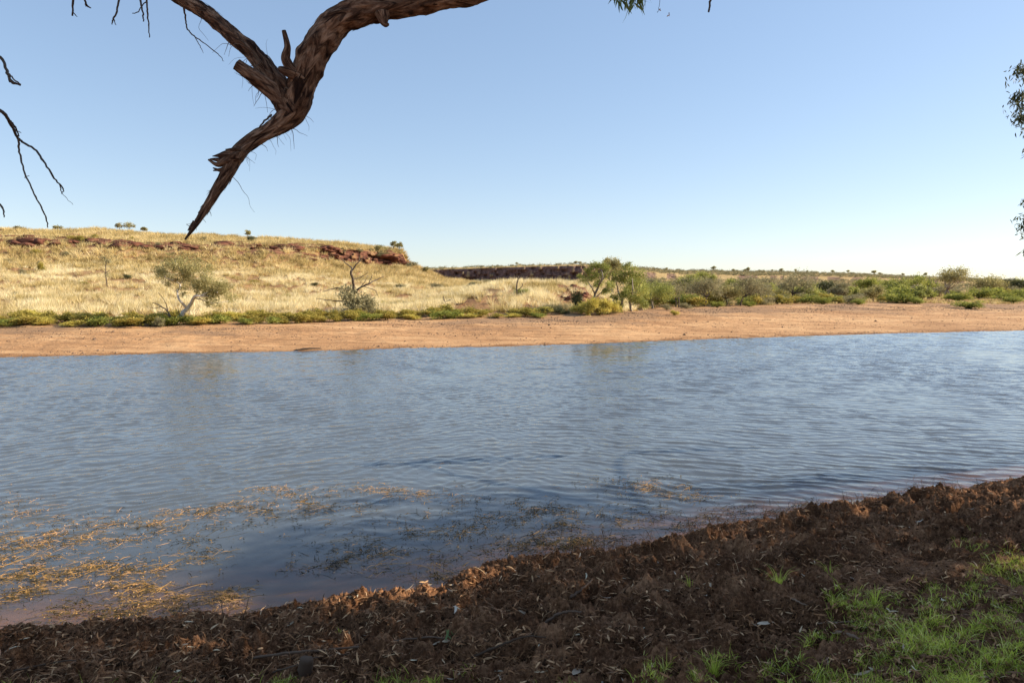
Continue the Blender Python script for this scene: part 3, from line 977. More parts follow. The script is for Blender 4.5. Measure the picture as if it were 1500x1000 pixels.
DT = [[(516, 466, 2.6), (517, 445, 2.2), (518, 425, 2.0), (518, 405, 1.8), (519, 400, 1.4)], [(519, 402, 1.3), (514, 396, 1.0), (507, 390, .8), (503, 383, .4)],
      [(519, 402, 1.2), (524, 395, 1.0), (530, 388, .7), (537, 381, .4)], [(530, 388, .5), (527, 381, .3)], [(518, 432, 1.5), (530, 426, 1.2), (543, 421, 1.1), (552, 415, .8), (563, 409, .4)],
      [(543, 421, .7), (549, 408, .4)], [(518, 430, 1.0), (503, 428, .9), (489, 427, .8), (476, 432, .5)], [(517, 448, 1.1), (500, 446, .9), (482, 445, .6), (466, 442, .3)],
      [(518, 415, .8), (529, 410, .6), (538, 404, .3)], [(535, 424, .7), (548, 430, .5), (556, 438, .3)], [(519, 436, .8), (535, 420, .5), (541, 408, .3)]]
traced_tree(516, 466, 55.0, DT, None, 0, 0, 0, M_DARKBARK, None, "bare dead tree with forked dark branches rising out of a grey green bush", "dead_tree", 23, "dead tree", .6)

D2 = [[(757, 451, 1.9), (756, 440, 1.6), (758, 428, 1.3), (764, 421, 1.0), (772, 418, .8), (782, 416, .4)], [(764, 421, .6), (771, 425, .3)], [(757, 443, .9), (764, 437, .7), (764, 433, .7)], [(758, 428, .7), (756, 419, .3)]]
D2 = [[(x, y, r * .7) for x, y, r in l] for l in D2]
traced_tree(757, 451, 72, D2, None, 0, 0, 0, M_DARKBARK, None, "small bent bare dead tree standing in the straw grass of the middle knoll", "dead_tree", 24, "dead tree", .5)
D3 = [[(654, 448, 1.4), (651, 442, 1.0), (650, 435, .6)], [(652, 444, .8), (660, 440, .5)], [(653, 446, .8), (640, 444, .5), (633, 443, .3)], [(655, 447, .8), (672, 447, .6), (683, 444, .3)]]
traced_tree(654, 449, 66, D3, None, 0, 0, 0, M_DARKBARK, None, "low fallen dead branchwood in straw grass right of the forked dead tree", "dead_branch", 25, "dead wood", .4)
D4 = [[(161, 421, .9), (160, 408, .8), (158, 395, .6), (157, 384, .4)], [(159, 400, .5), (166, 396, .3)], [(158, 390, .4), (152, 384, .3)]]
traced_tree(161, 421, 92, D4, [(155, 378, 5), (158, 384, 4), (163, 382, 4), (160, 400, 3), (162, 403, 3)], 420, .2, .07, M_DARKBARK, M_GREY, "thin sapling with a dark stem alone on the straw slope left of the white gum", "sapling", 26, "sapling", .4)

# gums on the bank at the middle
GC = [[(864, 461, 2.4), (868, 447, 2.1), (872, 434, 1.8), (877, 420, 1.4), (880, 406, .9), (878, 394, .4)], [(872, 434, 1.2), (864, 422, .9), (858, 410, .5)],
      [(877, 420, 1.0), (885, 410, .7), (890, 399, .4)], [(871, 440, .8), (880, 432, .6), (887, 424, .3)]]
traced_tree(864, 461, 60.5, GC, [(862, 400, 8), (870, 392, 8), (878, 390, 8), (886, 394, 8), (866, 410, 7), (855, 412, 7), (875, 404, 8), (886, 406, 7), (880, 416, 7), (889, 418, 5), (850, 406, 4), (872, 420, 5), (886, 427, 5)],
            4800, .19, .05, M_GREYBARK, M_GUMGREEN, "slender leaning gum with pale trunk right of the yellow reed clump", "gum_tree", 31, depth=1.2)
GD_ = [[(908, 461, 2.4), (909, 445, 2.0), (906, 428, 1.4), (900, 412, .7)], [(924, 460, 2.2), (922, 446, 2.0), (922, 430, 1.5), (926, 412, .8)], [(909, 448, 1.2), (914, 432, .9), (915, 416, .4)],
       [(922, 440, 1.0), (932, 428, .7), (938, 416, .4)], [(922, 452, 1.0), (934, 447, .8), (945, 444, .5)]]
GD_ = [[(x, y, r * .75) for x, y, r in l] for l in GD_]
traced_tree(916, 461, 62, GD_, [(915, 436, 9), (930, 444, 8), (900, 450, 8), (938, 450, 7), (944, 436, 7), (892, 430, 8), (915, 394, 8), (900, 408, 9), (897, 420, 8), (908, 415, 8), (912, 404, 8), (922, 402, 9), (932, 406, 8), (938, 414, 8), (928, 418, 8), (920, 426, 8), (906, 434, 8), (897, 440, 7), (934, 430, 8), (941, 426, 6), (925, 440, 7), (910, 448, 5), (938, 440, 6)],
            9500, .18, .06, M_GREYBARK, M_GUMGREEN, "dense green gum pair with two pale trunks at the corner of the beach", "gum_tree", 32, depth=1.6)
px_tree(897, None, 60, 32, "dark rounded gum crown rising behind the green gum pair", M_GUM, M_GREYBARK, 33, 3500, .2, .09, Y=105, low=.3)
RT = [ # px, py, h, w, label, leaf, bark, kwargs
 (958, 452, 44, 46, "bushy grey green tree just right of the green gum pair", M_GUMGREEN, M_GREYBARK, dict(low=.1, multi=2)),
 (990, 450, 40, 40, "thin greyish tree with bare twigs left of the dark stemmed trees", M_GREY, M_DARKBARK, dict(low=.2, n=1500, multi=2)),
 (1030, 449, 44, 48, "grey tree with several dark stems and white log at its foot", M_GREY, M_DARKBARK, dict(low=.25, n=2200, multi=3)),
 (1062, 448, 34, 40, "low olive tree filling the gap between two grey dark stemmed trees", M_GUM, M_DARKBARK, dict(low=.15, n=2400)),
 (1084, 448, 42, 46, "grey tree with curved dark trunk at the middle of the beach head", M_GREY, M_DARKBARK, dict(low=.3, n=2000, lean_px=12)),
 (1108, 446, 36, 40, "grey olive tree behind the head of the beach beside curved trunk", M_GREY, M_DARKBARK, dict(low=.2, n=2000)),
 (1158, 444, 44, 54, "sparse grey tree leaning right with dark trunk before the scrub flat", M_GREY, M_DARKBARK, dict(low=.3, n=1700, lean_px=14)),
 (1206, 438, 26, 32, "small round dark green tree above the yellow green bush", M_DARKLEAF, M_DARKBARK, dict(low=.1)),
 (1270, 434, 26, 36, "mid green tree in the scrub left of the big rounded bush", M_BUSH, M_GREYBARK, dict(low=.1)),
 (1340, 432, 30, 44, "broad green tree behind the big rounded bush", M_BUSH, M_GREYBARK, dict(low=.1)),
 (1390, 438, 45, 52, "tallest tree on the right flat with open bare branches in its crown", M_GUM, M_GREYBARK, dict(low=.35, n=2600, cl=.16, multi=2)),
 (1440, 434, 30, 44, "round olive tree right of the tall open tree", M_GUM, M_DARKBARK, dict(low=.1)),
 (1474, 432, 25, 30, "dark green tree near the right edge of the flat", M_DARKLEAF, M_DARKBARK, dict(low=.1)),
 (1500, 432, 26, 36, "bright green tree cut by the right edge of the photo", M_BUSH, M_DARKBARK, dict(low=.1)),
 (1300, 430, 18, 30, "low yellow green tree behind the scrub in the centre of the flat", M_GUMGREEN, M_DARKBARK, dict(low=.1)),
 (1010, 438, 36, 36, "yellow green gum behind the grey dark stemmed trees", M_GUMGREEN, M_GREYBARK, dict(low=.2, Y=125)),
 (1030, None, 40, 30, "upright yellow green gum farther back above the grey trees", M_GUMGREEN, M_GREYBARK, dict(low=.3, Y=140)),
 (1120, None, 30, 44, "grey olive gum farther back left of the leaning sparse tree", M_GREY, M_GREYBARK, dict(low=.2, Y=135)),
]
for i, (x, y, h, w, lab, lf, bk, kw) in enumerate(RT):
    kw = dict(kw); n_ = kw.pop('n', 3000)
    px_tree(x, y, h, w * 1.1, lab, lf, bk, 100 + i, int(n_ * 1.5), .19, .08, **kw)

# the belt of gums behind them
_b = random.Random(8)
for i in range(30):
    pxx = _b.uniform(925, 1360)
    kind = _b.random()
    lf, lab, grp = ((M_GUMGREEN, "yellow green gum in the belt of trees behind the right end of the beach", "yellow green gums in the belt") if kind < .5 else
                    (M_GUM, "olive gum in the belt of trees behind the right end of the beach", "olive gums in the belt") if kind < .75 else
                    (M_GREY, "greyish gum in the belt of trees behind the right end of the beach", "greyish gums in the belt"))
    hh = _b.uniform(24, 40) * (1 if pxx < 1130 else .72)
    px_tree(pxx, None, hh, hh * _b.uniform(.9, 1.4), lab, lf, M_GREYBARK, 900 + i, 2600, .2, .085, low=.08, nclump=12, group=grp, Y=_b.uniform(100, 150))

# shrubs: a few prototypes, copied
def shrub_mesh(seed, leaf, n=1300, L=.13, W=.05, nclump=9, flat=.8, up=0.0):
    rg = np.random.default_rng(seed)
    cs = []
    for i in range(nclump):
        th = rg.uniform(0, 6.28); r = math.sqrt(rg.uniform(0, 1)) * .36
        cs.append([r * math.cos(th), r * math.sin(th), rg.uniform(.22, .72) * (1 - r * .7), rg.uniform(.16, .3)])
    V, F, T = gen_crown(cs, rg, n, L, W, -.1 - up, flat)
    g = Geo()
    for c in cs:
        g.add(*tube(spline([[c[0] * .15, c[1] * .15, -.06], [c[0] * .5, c[1] * .5, c[2] * .5], c[:3]], 4), [.016, .012, .008, .004], 4))
    SV = np.vstack(g.V); SF = np.vstack(g.F)
    st = np.full(len(SV), .05)
    return raw_mesh("shrub", np.vstack([V, SV]), np.vstack([F, SF + len(V)]), leaf, {'tint': np.concatenate([T, st])})

def shrub(me, loc, sx, sz, rz, label, group, name="shrub", cat="shrub"):
    o = obj(name, me, None, loc)
    o.scale = (sx, sx, sz); o.rotation_euler = (0, 0, rz)
    return tag(o, label, cat, group)

rnd = random.Random(5)
SH_STRIP = [shrub_mesh(200 + i, M_STRIP, 1500, .12, .045) for i in range(3)]
SH_DARK = [shrub_mesh(210 + i, M_BUSH, 1500, .12, .045) for i in range(2)]
SH_YEL = [shrub_mesh(220 + i, M_YELLOW, 1600, .22, .03, 9, .8, 1.0) for i in range(2)]
SH_BUSH = [shrub_mesh(230 + i, M_BUSH, 2200, .09, .04, 14, .75) for i in range(3)]
SH_GREY = [shrub_mesh(240 + i, M_GREY, 1500, .09, .035, 11) for i in range(2)]
SH_DK = [shrub_mesh(250 + i, M_DARKLEAF, 1300, .11, .05, 9) for i in range(2)]
# the green strip at the head of the beach
x = -330.0
while x < 800:
    for row in range(2):
        pxx = x + rnd.uniform(-5, 5) + row * 8
        Yb = np.interp(pxx, kp, [k[2][0] for k in KEYS]) + .5 + row * 2.0 + rnd.uniform(-.4, .6)
        p = far_point(pxx, None, Yb)
        kind = rnd.random()
        s = rnd.uniform(1.1, 2.0); hz = rnd.uniform(.45, 1.05)
        if rnd.random() < .08: continue
        if row == 0 and kind < .35:
            shrub(rnd.choice(SH_DARK), p, s, hz * .95, rnd.uniform(0, 6), "dark green low shrub in the scrub strip at the head of the beach", "dark shrubs of the scrub strip")
        elif kind < .8:
            shrub(rnd.choice(SH_STRIP), p, s, hz, rnd.uniform(0, 6), "yellow green low shrub in the scrub strip at the head of the beach", "yellow green shrubs of the scrub strip")
        else:
            shrub(rnd.choice(SH_YEL), p, s, hz * .85, rnd.uniform(0, 6), "straw yellow grassy shrub in the scrub strip at the head of the beach", "straw yellow shrubs of the scrub strip")
    x += rnd.uniform(17, 24)
for (pxx, yy, s, hz) in [(862, 58.2, 1.6, 1.5), (876, 58.6, 1.9, 1.6), (890, 59.0, 1.8, 1.4), (900, 60.6, 1.3, .9), (848, 59, 1.4, 1.0)]:
    shrub(rnd.choice(SH_YEL), far_point(pxx, None, yy), s, hz, rnd.uniform(0, 6), "bright yellow reedy clump at the foot of the slender leaning gum", "yellow reed clumps below the gums", "reed_clump", "reeds")
for (pxx, yy, w, h, me_, lab) in [
    (522, 54.6, 2.5, 3.2, SH_GREY[0], "tall grey green bush wrapped round the forked dead tree"),
    (541, 55.0, 1.8, 2.2, SH_GREY[1], "smaller grey green bush at the right of the forked dead tree"),
    (237, 43.6, .75, .8, SH_GREY[1], "small pale grey green bush in front of the scrub strip by the white gum"),
    (842, 62.0, 1.5, 2.1, SH_DK[0], "dark upright bush on the red bluff left of the slender gum"),
    (822, 58.5, 1.3, .8, SH_DK[1], "low dark bush at the water side foot of the red bluff"),
    (800, 58.2, 1.3, .75, SH_DK[0], "low dark bush left of the red bluff's foot"),
    (563, 66, 1.7, .9, SH_STRIP[1], "olive bush on the slope right of the forked dead tree"),
    (583, 72, 1.9, 1.0, SH_DK[1], "dark olive bush on the slope above the scrub strip"),
    (765, 72.5, 1.7, .9, SH_BUSH[0], "green bush at the foot of the small bent dead tree"),
    (987, 62, .75, .5, SH_YEL[0], "small yellow tussock alone on the open beach"),
    ]:
    shrub(me_, far_point(pxx, None, yy), w, h, rnd.uniform(0, 6), lab, None)

# bushes across the right flat
FB = [(1118, 446, 24, 12), (1140, 444, 26, 14), (1180, 443, 26, 15), (1212, 440, 36, 17), (1232, 438, 24, 14), (1250, 443, 22, 14), (1262, 438, 26, 17), (1286, 437, 28, 18),
      (1318, 441, 48, 20), (1300, 432, 30, 15), (1350, 437, 30, 16), (1372, 434, 28, 15), (1402, 442, 36, 16), (1416, 452, 36, 13), (1430, 437, 30, 16), (1452, 436, 30, 17),
      (1470, 441, 30, 12), (1478, 444, 24, 11), (1492, 438, 24, 15), (1510, 440, 30, 16), (1340, 445, 18, 9), (1255, 446, 20, 9), (1095, 449, 16, 9), (1050, 450, 18, 10), (975, 454, 16, 9), (1005, 452, 18, 9)]
for i, (pxx, pyy, w, h) in enumerate(FB):
    p = far_point(pxx, pyy)
    s = p[1] / 1000
    grn = rnd.random() < .65
    shrub(rnd.choice(SH_BUSH if grn else SH_GREY), p, w * s * 1.15, h * s * 1.25, rnd.uniform(0, 6),
          "big rounded green bush, widest of the bushes on the right flat" if (pxx, pyy) == (1318, 441) else
          "low yellow green bush out on the bare sand at far right" if (pxx, pyy) == (1416, 452) else
          ("green rounded bush in the scrub on the right flat" if grn else "grey green bush in the scrub on the right flat"),
          None if (pxx, pyy) in ((1318, 441), (1416, 452)) else ("green bushes of the right flat" if grn else "grey bushes of the right flat"))
for i in range(44):   # low bushes that close the gaps under the trees
    pxx = rnd.uniform(925, 1330); Yb = np.interp(pxx, kp, [k[3][0] for k in KEYS]) + rnd.uniform(-2, 16)
    p = far_point(pxx, None, Yb)
    h = rnd.uniform(.9, 2.0)
    shrub(rnd.choice(SH_BUSH + SH_STRIP[:2] + SH_GREY[:1]), p, h * rnd.uniform(1.5, 2.3), h, rnd.uniform(0, 6), "low bush filling the ground under the belt of trees behind the beach", "low bushes under the belt of trees")
for i in range(90):   # the scrub behind them
    pxx = rnd.uniform(930, 1560); Yb = rnd.uniform(125, 260)
    p = far_point(pxx, None, Yb)
    h = rnd.uniform(1.6, 3.4)
    shrub(rnd.choice(SH_BUSH + SH_GREY[:1] + SH_STRIP[:1]), p, h * rnd.uniform(1.2, 1.9), h, rnd.uniform(0, 6), "far scrub bush behind the first line of trees on the right", "far bushes behind the right trees")

# dark little shrubs on the left slope
SL = [(62, 392, 7, 9), (38, 405, 9, 11), (66, 400, 11, 16), (55, 374, 16, 8), (105, 376, 14, 7), (130, 420, 20, 6), (190, 409, 12, 6), (22, 436, 14, 9), (178, 384, 6, 4), (20, 385, 14, 5),
      (125, 356, 26, 10), (145, 352, 12, 8), (200, 353, 8, 6), (240, 362, 10, 7), (372, 356, 12, 9), (305, 352, 9, 5), (520, 388, 8, 5), (560, 377, 16, 9), (530, 370, 10, 6), (500, 373, 12, 9),
      (388, 410, 12, 4), (372, 416, 16, 5), (463, 420, 12, 5), (455, 402, 8, 4), (588, 424, 16, 8), (640, 422, 20, 7), (420, 438, 20, 7), (345, 440, 16, 8), (410, 352, 6, 4), (715, 410, 12, 6), (695, 420, 14, 6), (800, 412, 14, 5), (660, 432, 12, 6)]
for (pxx, pyy, w, h) in SL:
    p = far_point(pxx, pyy)
    s = p[1] / 1000
    shrub(rnd.choice(SH_DK + SH_GREY + SH_STRIP), p, w * s * 1.1, h * s * 1.3, rnd.uniform(0, 6), "small dark shrub dotted on the straw hillside", "shrubs dotted on the hillside")
# skyline trees on the hill
SKY = [(183, 338.5, 12, 11, "round dark tree on the left skyline beside a wider crown"), (196, 338.5, 13, 15, "wide flat crowned tree on the left skyline"), (217, 339.5, 9, 7, "small tree alone on the left skyline"),
       (36, 337, 5, 8, "lowest tree on the skyline near the left edge"), (93, 337, 7, 12, "low flat tree on the skyline near the hanging twig"), (367, 349, 12, 9, "small ball crowned tree on the hill crest right of the branch tip"),
       (374, 355, 9, 9, "dark shrubby tree just below the ball crowned tree"), (578, 367, 14, 10, "dark tree at the top edge of the red cliff"), (586, 368, 12, 9, "pale tree beside the dark one at the cliff's end"),
       (605, 397, 13, 14, "dark tree on the slope just past the end of the red cliff"), (627, 404, 13, 11, "lone gum lower down the slope between the hill and the mesa"), (561, 371, 10, 18, "wide grey shrub on top of the red cliff"),
       (4, 339, 8, 9, "tree cut by the left edge on the skyline")]
for i, (pxx, pyy, h, w, lab) in enumerate(SKY):
    rg = np.random.default_rng(400 + i)
    p = far_point(pxx, pyy)
    s = p[1] / 1000
    g, cl_ = gen_tree(rg, h * s, w * s, .07, .3, 7, 0, 5, .3, .25)
    tree_thing("tree", p, g, gen_crown(cl_, rg, 500, .38, .2), M_DARKBARK, M_GUM if i % 3 else M_GREY, lab)
# tiny trees on the mesa and the far ridge
rg = np.random.default_rng(450)
g, cl_ = gen_tree(rg, 4.2, 4.4, .2, .35, 8, 0, 5, .35, .25)
proto = None
MT = [(757, 388.5, .8), (843, 386.5, 1.0), (849, 386.8, .9), (893, 388, 1.6), (975, 394, .8), (1044, 395.5, 1.1), (1073, 396, .7), (1090, 396, 1.1), (1094, 396, 1.3), (1143, 397, 1.3), (1163, 398, .8), (1217, 400, .9),
      (1278, 402.5, 1.4), (1286, 403, 1.0), (1320, 404, .9), (1354, 406, 1.1), (1130, 397, .7), (1180, 398.5, .7), (1240, 401, .8)]
for (pxx, pyy, s) in MT:
    c = int(np.argmin(np.abs(MPX - pxx)))
    p = MV[89, c]
    if proto is None:
        proto = tree_thing("tree", p, g, gen_crown(cl_, rg, 420, .8, .45, .2), M_DARKBARK, M_GUM, "tiny far tree standing on the skyline of the distant mesa and ridge", "tree", "far trees on the mesa skyline")
        proto.scale = (s * .8, s * .8, s * .75)
    else:
        copy_tree(proto, p, rnd.uniform(0, 6), (s * rnd.uniform(.7, 1.2), s * rnd.uniform(.7, 1.2), s * rnd.uniform(.6, .9)))

# boulders on the red bluff
def boulder(p, s, seed, label, group):
    rg = np.random.default_rng(seed)
    n1, n2 = 9, 12
    th = np.linspace(0, math.pi, n1)[:, None]; ph = np.linspace(0, 2 * math.pi, n2, endpoint=False)[None]
    x = np.sin(th) * np.cos(ph); y = np.sin(th) * np.sin(ph); z = np.cos(th) + 0 * ph
    N = np.stack([x, y, z], -1)
    for _ in range(10):   # chop facets
        d = unit(rg.normal(size=3)); k = rg.uniform(.55, .85)
        o = np.maximum(0, N @ d - k); N = N - o[..., None] * d
    N = N * np.array([1, .9, .75]) * s
    V = N.reshape(-1, 3)
    i = np.arange(n1 - 1)[:, None] * n2; j = np.arange(n2)[None]
    F = np.stack([i + j, i + n2 + j, i + n2 + (j + 1) % n2, i + (j + 1) % n2], -1).reshape(-1, 4)
    o = obj("boulder", raw_mesh("boulder", V, F, M_ROCK), None, p)
    return tag(o, label, "boulder", group)
for i in range(34):
    pxx = rnd.gauss(858, 26); Yb = rnd.uniform(64, 92)
    p = far_point(pxx, None, Yb)
    boulder(p, rnd.uniform(.22, .55), 500 + i, "red boulder among the rocks of the bluff below the mesa", "red boulders on the bluff")
# dark slabs of the broken rock band under the hill's crest
def outcrop(px0, px1, py0, py1, n, smin, smax, seed):
    r_ = random.Random(seed)
    for i in range(n):
        pxx = r_.uniform(px0, px1); f = (pxx - px0) / (px1 - px0)
        pyy = py0 + (py1 - py0) * f + r_.gauss(0, 2.2)
        p = far_point(pxx, pyy)
        sz = r_.uniform(smin, smax) * 1.25; p[2] += .25
        o = boulder(p, sz, seed * 100 + i, "dark slab of rock in the broken band below the hill's crest", "rock slabs under the hill crest")
        o.scale = (r_.uniform(1.2, 2.3), 1.0, r_.uniform(.5, .8)); o.rotation_euler = (r_.uniform(-.15, .15), r_.uniform(-.12, .12), r_.uniform(-.6, .6))
outcrop(-20, 90, 353, 357, 46, .5, 1.35, 11)
outcrop(110, 215, 352, 362, 44, .5, 1.3, 12)
outcrop(180, 300, 360, 366, 26, .4, .9, 13)
outcrop(85, 125, 354, 355, 14, .4, .9, 18)
outcrop(215, 320, 360, 363, 36, .4, .85, 19)
outcrop(370, 410, 361, 362, 16, .4, .8, 20)
outcrop(318, 372, 360, 361, 26, .45, 1.1, 14)
outcrop(400, 490, 363, 366, 40, .5, 1.1, 15)
outcrop(440, 500, 378, 381, 20, .4, .9, 16)
outcrop(560, 596, 374, 386, 14, .5, 1.2, 17)
# log at the water's edge
lg = Geo()
pa, pb = P(430, 513.4, 35.7), P(471, 512.3, 36.6)
pa[2] = .05; pb[2] = .08
lg.add(*tube(spline([pa, pa * .5 + pb * .5 + [0, 0, .05], pb], 10), [.02, .04, .045, .05, .05, .045, .04, .03, .03, .02], 8, .3), t=.1)
tag(lg.build("log", M_DEADWOOD, None, True), "dark driftwood log lying at the edge of the far beach", "log")

# ------------------------------------------------------------------ the overhanging gum (its trunk stands off to the right behind the viewer)
gum = empty("river_gum", (6.2, -2.2, 1.3), "big rough barked gum whose broken limb hangs across the top of the view", "tree")
GO = np.array([6.2, -2.2, 1.3])
def limb(name, ctrl, mat, n=60, seg=20, rough=.22, seed=1, origin=GO, parent=gum, flakes=0, thin=.9):
    c = [[*P(x, y, Y), r * Y / 1000] for (x, y, Y, r) in ctrl]
    sp_ = spline(c, n)
    sp_[:, 3] = np.maximum(sp_[:, 3] * thin, .0015)
    rg = np.random.default_rng(seed)
    V, F = tube(sp_[:, :3], sp_[:, 3], seg, 0, cap=True)
    th = np.linspace(0, 2 * math.pi, seg, endpoint=False)[None]
    sl_ = np.concatenate([[0], np.cumsum(np.linalg.norm(np.diff(sp_[:, :3], axis=0), axis=1))])[:, None] + seed * 3.7
    cu, su = np.cos(th) + 0 * sl_, np.sin(th) + 0 * sl_
    sw = sl_ + .08 * fbm(cu * 2 + sl_, su * 2, 2, 5)
    grain = fbm(cu * 3.2 + sw * 1.8, su * 3.2 - sw * 1.3, 5, 7, .62)
    lump = fbm(sw * 5.5 + cu * .6, su * .9 + sw, 3, 8)
    crack = np.abs(fbm(cu * 4.5 + sw * 2.5, su * 4.5 + sw * 1.1, 3, 9))
    R = 1 + rough * (.24 * grain + .62 * lump + .5 * (np.minimum(crack, .25) - .2))
    body = V[:n * seg].reshape(n, seg, 3)
    body = sp_[:, None, :3] + (body - sp_[:, None, :3]) * R[..., None]
    V = np.vstack([body.reshape(-1, 3), V[n * seg:]])
    bx = np.concatenate([cu.ravel(), [0, 0]]); by = np.concatenate([su.ravel(), [0, 0]]); bs_ = np.concatenate([(sw + 0 * cu).ravel(), [sl_[0, 0], sl_[-1, 0]]])
    FV_, FF_ = [V], [F]
    cnt = len(V)
    for _ in range(flakes):            # plates of bark lifting off
        i = rg.integers(3, int(n * .93))
        t_ = unit(sp_[i + 1, :3] - sp_[i - 1, :3]); d0 = unit(np.cross(t_, rg.normal(size=3)))
        s_ = np.cross(t_, d0)
        p = sp_[i, :3] + d0 * sp_[i, 3] * .95
        L = rg.uniform(.015, .07); W_ = rg.uniform(.003, .009)
        a_ = p - t_ * L; b_ = p + t_ * L * rg.uniform(.5, 1) + d0 * rg.uniform(.001, .014)
        if rg.random() < .3: a_ = a_ + d0 * .008
        FV_.append(np.array([a_ - s_ * W_ * .5, a_ + s_ * W_ * .5, (a_ + b_) / 2 + s_ * W_, b_ + s_ * W_ * .3, b_ - s_ * W_ * .3, (a_ + b_) / 2 - s_ * W_]))
        FF_.append(np.array([[0, 1, 2, 5], [5, 2, 3, 4]]) + cnt); cnt += 6
        q = rg.uniform(0, 6.28)
        bx = np.concatenate([bx, np.full(6, math.cos(q))]); by = np.concatenate([by, np.full(6, math.sin(q))]); bs_ = np.concatenate([bs_, np.full(6, sl_[i, 0])])
    me = raw_mesh(name, np.vstack(FV_) - np.asarray(origin), np.vstack(FF_), mat, {'bx': bx, 'by': by, 'bs': bs_}, True)
    return obj(name, me, parent), sp_
tg = Geo()
c = np.array([[6.2, -2.2, .9, .36], [6.1, -2.0, 3.0, .3], [5.6, -1.2, 5.2, .25], [4.4, 1.0, 6.9, .20], [3.0, 3.2, 7.2, .16], [1.7, 4.6, 6.45, .125], [*P(860, -95, 5.05), .115]])
sp_ = spline(c, 60); tg.add(*tube(sp_[:, :3], sp_[:, 3], 20, .15)); tg.build("trunk", M_BARK, gum, True, GO)
LM = [(860, -95, 5.05, 23), (780, -50, 5.0, 21), (700, -14, 5.0, 19), (640, -3, 5.0, 19), (590, 6, 5.0, 20), (540, 16, 5.0, 20), (500, 30, 5.0, 22), (475, 52, 5.0, 23), (460, 80, 5.0, 23), (448, 110, 5.0, 22), (438, 138, 5.0, 22), (428, 162, 5.0, 20), (414, 178, 4.98, 16), (396, 191, 4.95, 13),
      (370, 206, 4.9, 11.5), (348, 226, 4.85, 12), (334, 252, 4.82, 10), (318, 278, 4.8, 8), (303, 303, 4.78, 6), (287, 328, 4.75, 4), (271, 351, 4.72, 1.2)]
_, main_sp = limb("limb", LM, M_LIMB, 260, 44, .30, 2, flakes=170)
_, b2 = limb("limb", [(432, 168, 5.0, 20), (414, 140, 5.0, 20), (400, 114, 5.0, 16), (376, 84, 5.02, 13.5), (342, 53, 5.05, 12), (300, 18, 5.1, 11.5), (256, -8, 5.15, 11), (180, -60, 5.2, 10), (60, -110, 5.2, 9), (-80, -100, 5.1, 8), (-170, -40, 5.0, 7), (-200, 60, 5.0, 5)], M_LIMB, 240, 36, .34, 3, flakes=110)
limb("broken_stub", [(424, 158, 4.98, 15), (396, 131, 4.95, 13), (371, 112, 4.92, 11), (347, 95, 4.9, 9.5)], M_LIMB, 60, 28, .3, 4, flakes=14)
limb("broken_stub", [(446, 118, 4.95, 8), (428, 103, 4.92, 7.5), (418, 87, 4.9, 7), (421, 68, 4.9, 5), (416, 45, 4.9, 3.2)], M_LIMB, 40, 20, .3, 5)
limb("broken_stub", [(432, 110, 4.93, 8), (416, 103, 4.9, 7), (408, 100, 4.9, 3)], M_LIMB, 20, 16, .6, 6)
limb("broken_stub", [(348, 230, 4.83, 11), (330, 236, 4.8, 7), (318, 241, 4.8, 3.6), (305, 234, 4.8, 1.2)], M_LIMB, 30, 16, .6, 7)
limb("broken_stub", [(342, 240, 4.84, 8), (326, 250, 4.8, 4), (312, 246, 4.8, 1.0)], M_LIMB, 24, 14, .6, 8)
for q_, (x0, y0, x1, y1, r0_) in enumerate(((346, 226, 311, 229, 8), (340, 236, 307, 233, 7), (338, 240, 316, 240, 7), (336, 246, 312, 250, 5), (332, 254, 318, 262, 4), (352, 220, 330, 219, 5), (286, 326, 275, 338, 4), (300, 306, 290, 312, 4), (330, 262, 322, 272, 4), (310, 292, 301, 300, 4))):
    limb("splinter", [(x0, y0, 4.82, r0_), (x0 * .5 + x1 * .5, y0 * .55 + y1 * .45, 4.8, r0_ * .6), (x1, y1, 4.79, .6)], M_LIMB, 14, 10, .7, 20 + q_)
limb("broken_stub", [(560, 20, 4.95, 12), (564, 35, 4.93, 5), (570, 36, 4.93, 1.5)], M_LIMB, 16, 14, .4, 9)
# hanging bark: strips that droop from the limbs, each its own
rg = np.random.default_rng(77)
def fibres(sp, i0, i1, n, ln, w=.0022, out=.85):
    for _ in range(n):
        i = rg.integers(i0, i1)
        d0 = unit(rg.normal(size=3) + np.array([0, -.6, 0]))
        p = sp[i, :3] + d0 * sp[i, 3] * out
        tdir = unit(sp[min(i + 2, len(sp) - 1), :3] - sp[max(i - 2, 0), :3]) * rg.choice([-1, 1])
        L = ln * rg.lognormal(0, .5)
        pts_ = [p]; v = unit(tdir + d0 * .5 + rg.normal(0, .3, 3))
        for k in range(5):
            v = unit(v + np.array([0, 0, -.45]) + rg.normal(0, .4, 3)); pts_.append(pts_[-1] + v * L / 5)
        g = Geo(); g.add(*tube(spline(pts_, 12), np.linspace(w, w * .3, 12) * rg.uniform(.6, 1.5), 4), t=rg.uniform(.05, .8))
        g.build("bark_strip", M_STICK, gum, False, GO)
nb = len(b2); nm = len(main_sp)
fibres(b2, 8, int(nb * .3), 40, .17, w=.0026)
fibres(b2, int(nb * .2), int(nb * .5), 14, .12)
fibres(main_sp, int(nm * .55), int(nm * .83), 26, .13)
fibres(main_sp, int(nm * .85), nm - 10, 8, .08)
fibres(main_sp, int(nm * .3), int(nm * .55), 6, .06, w=.0016)
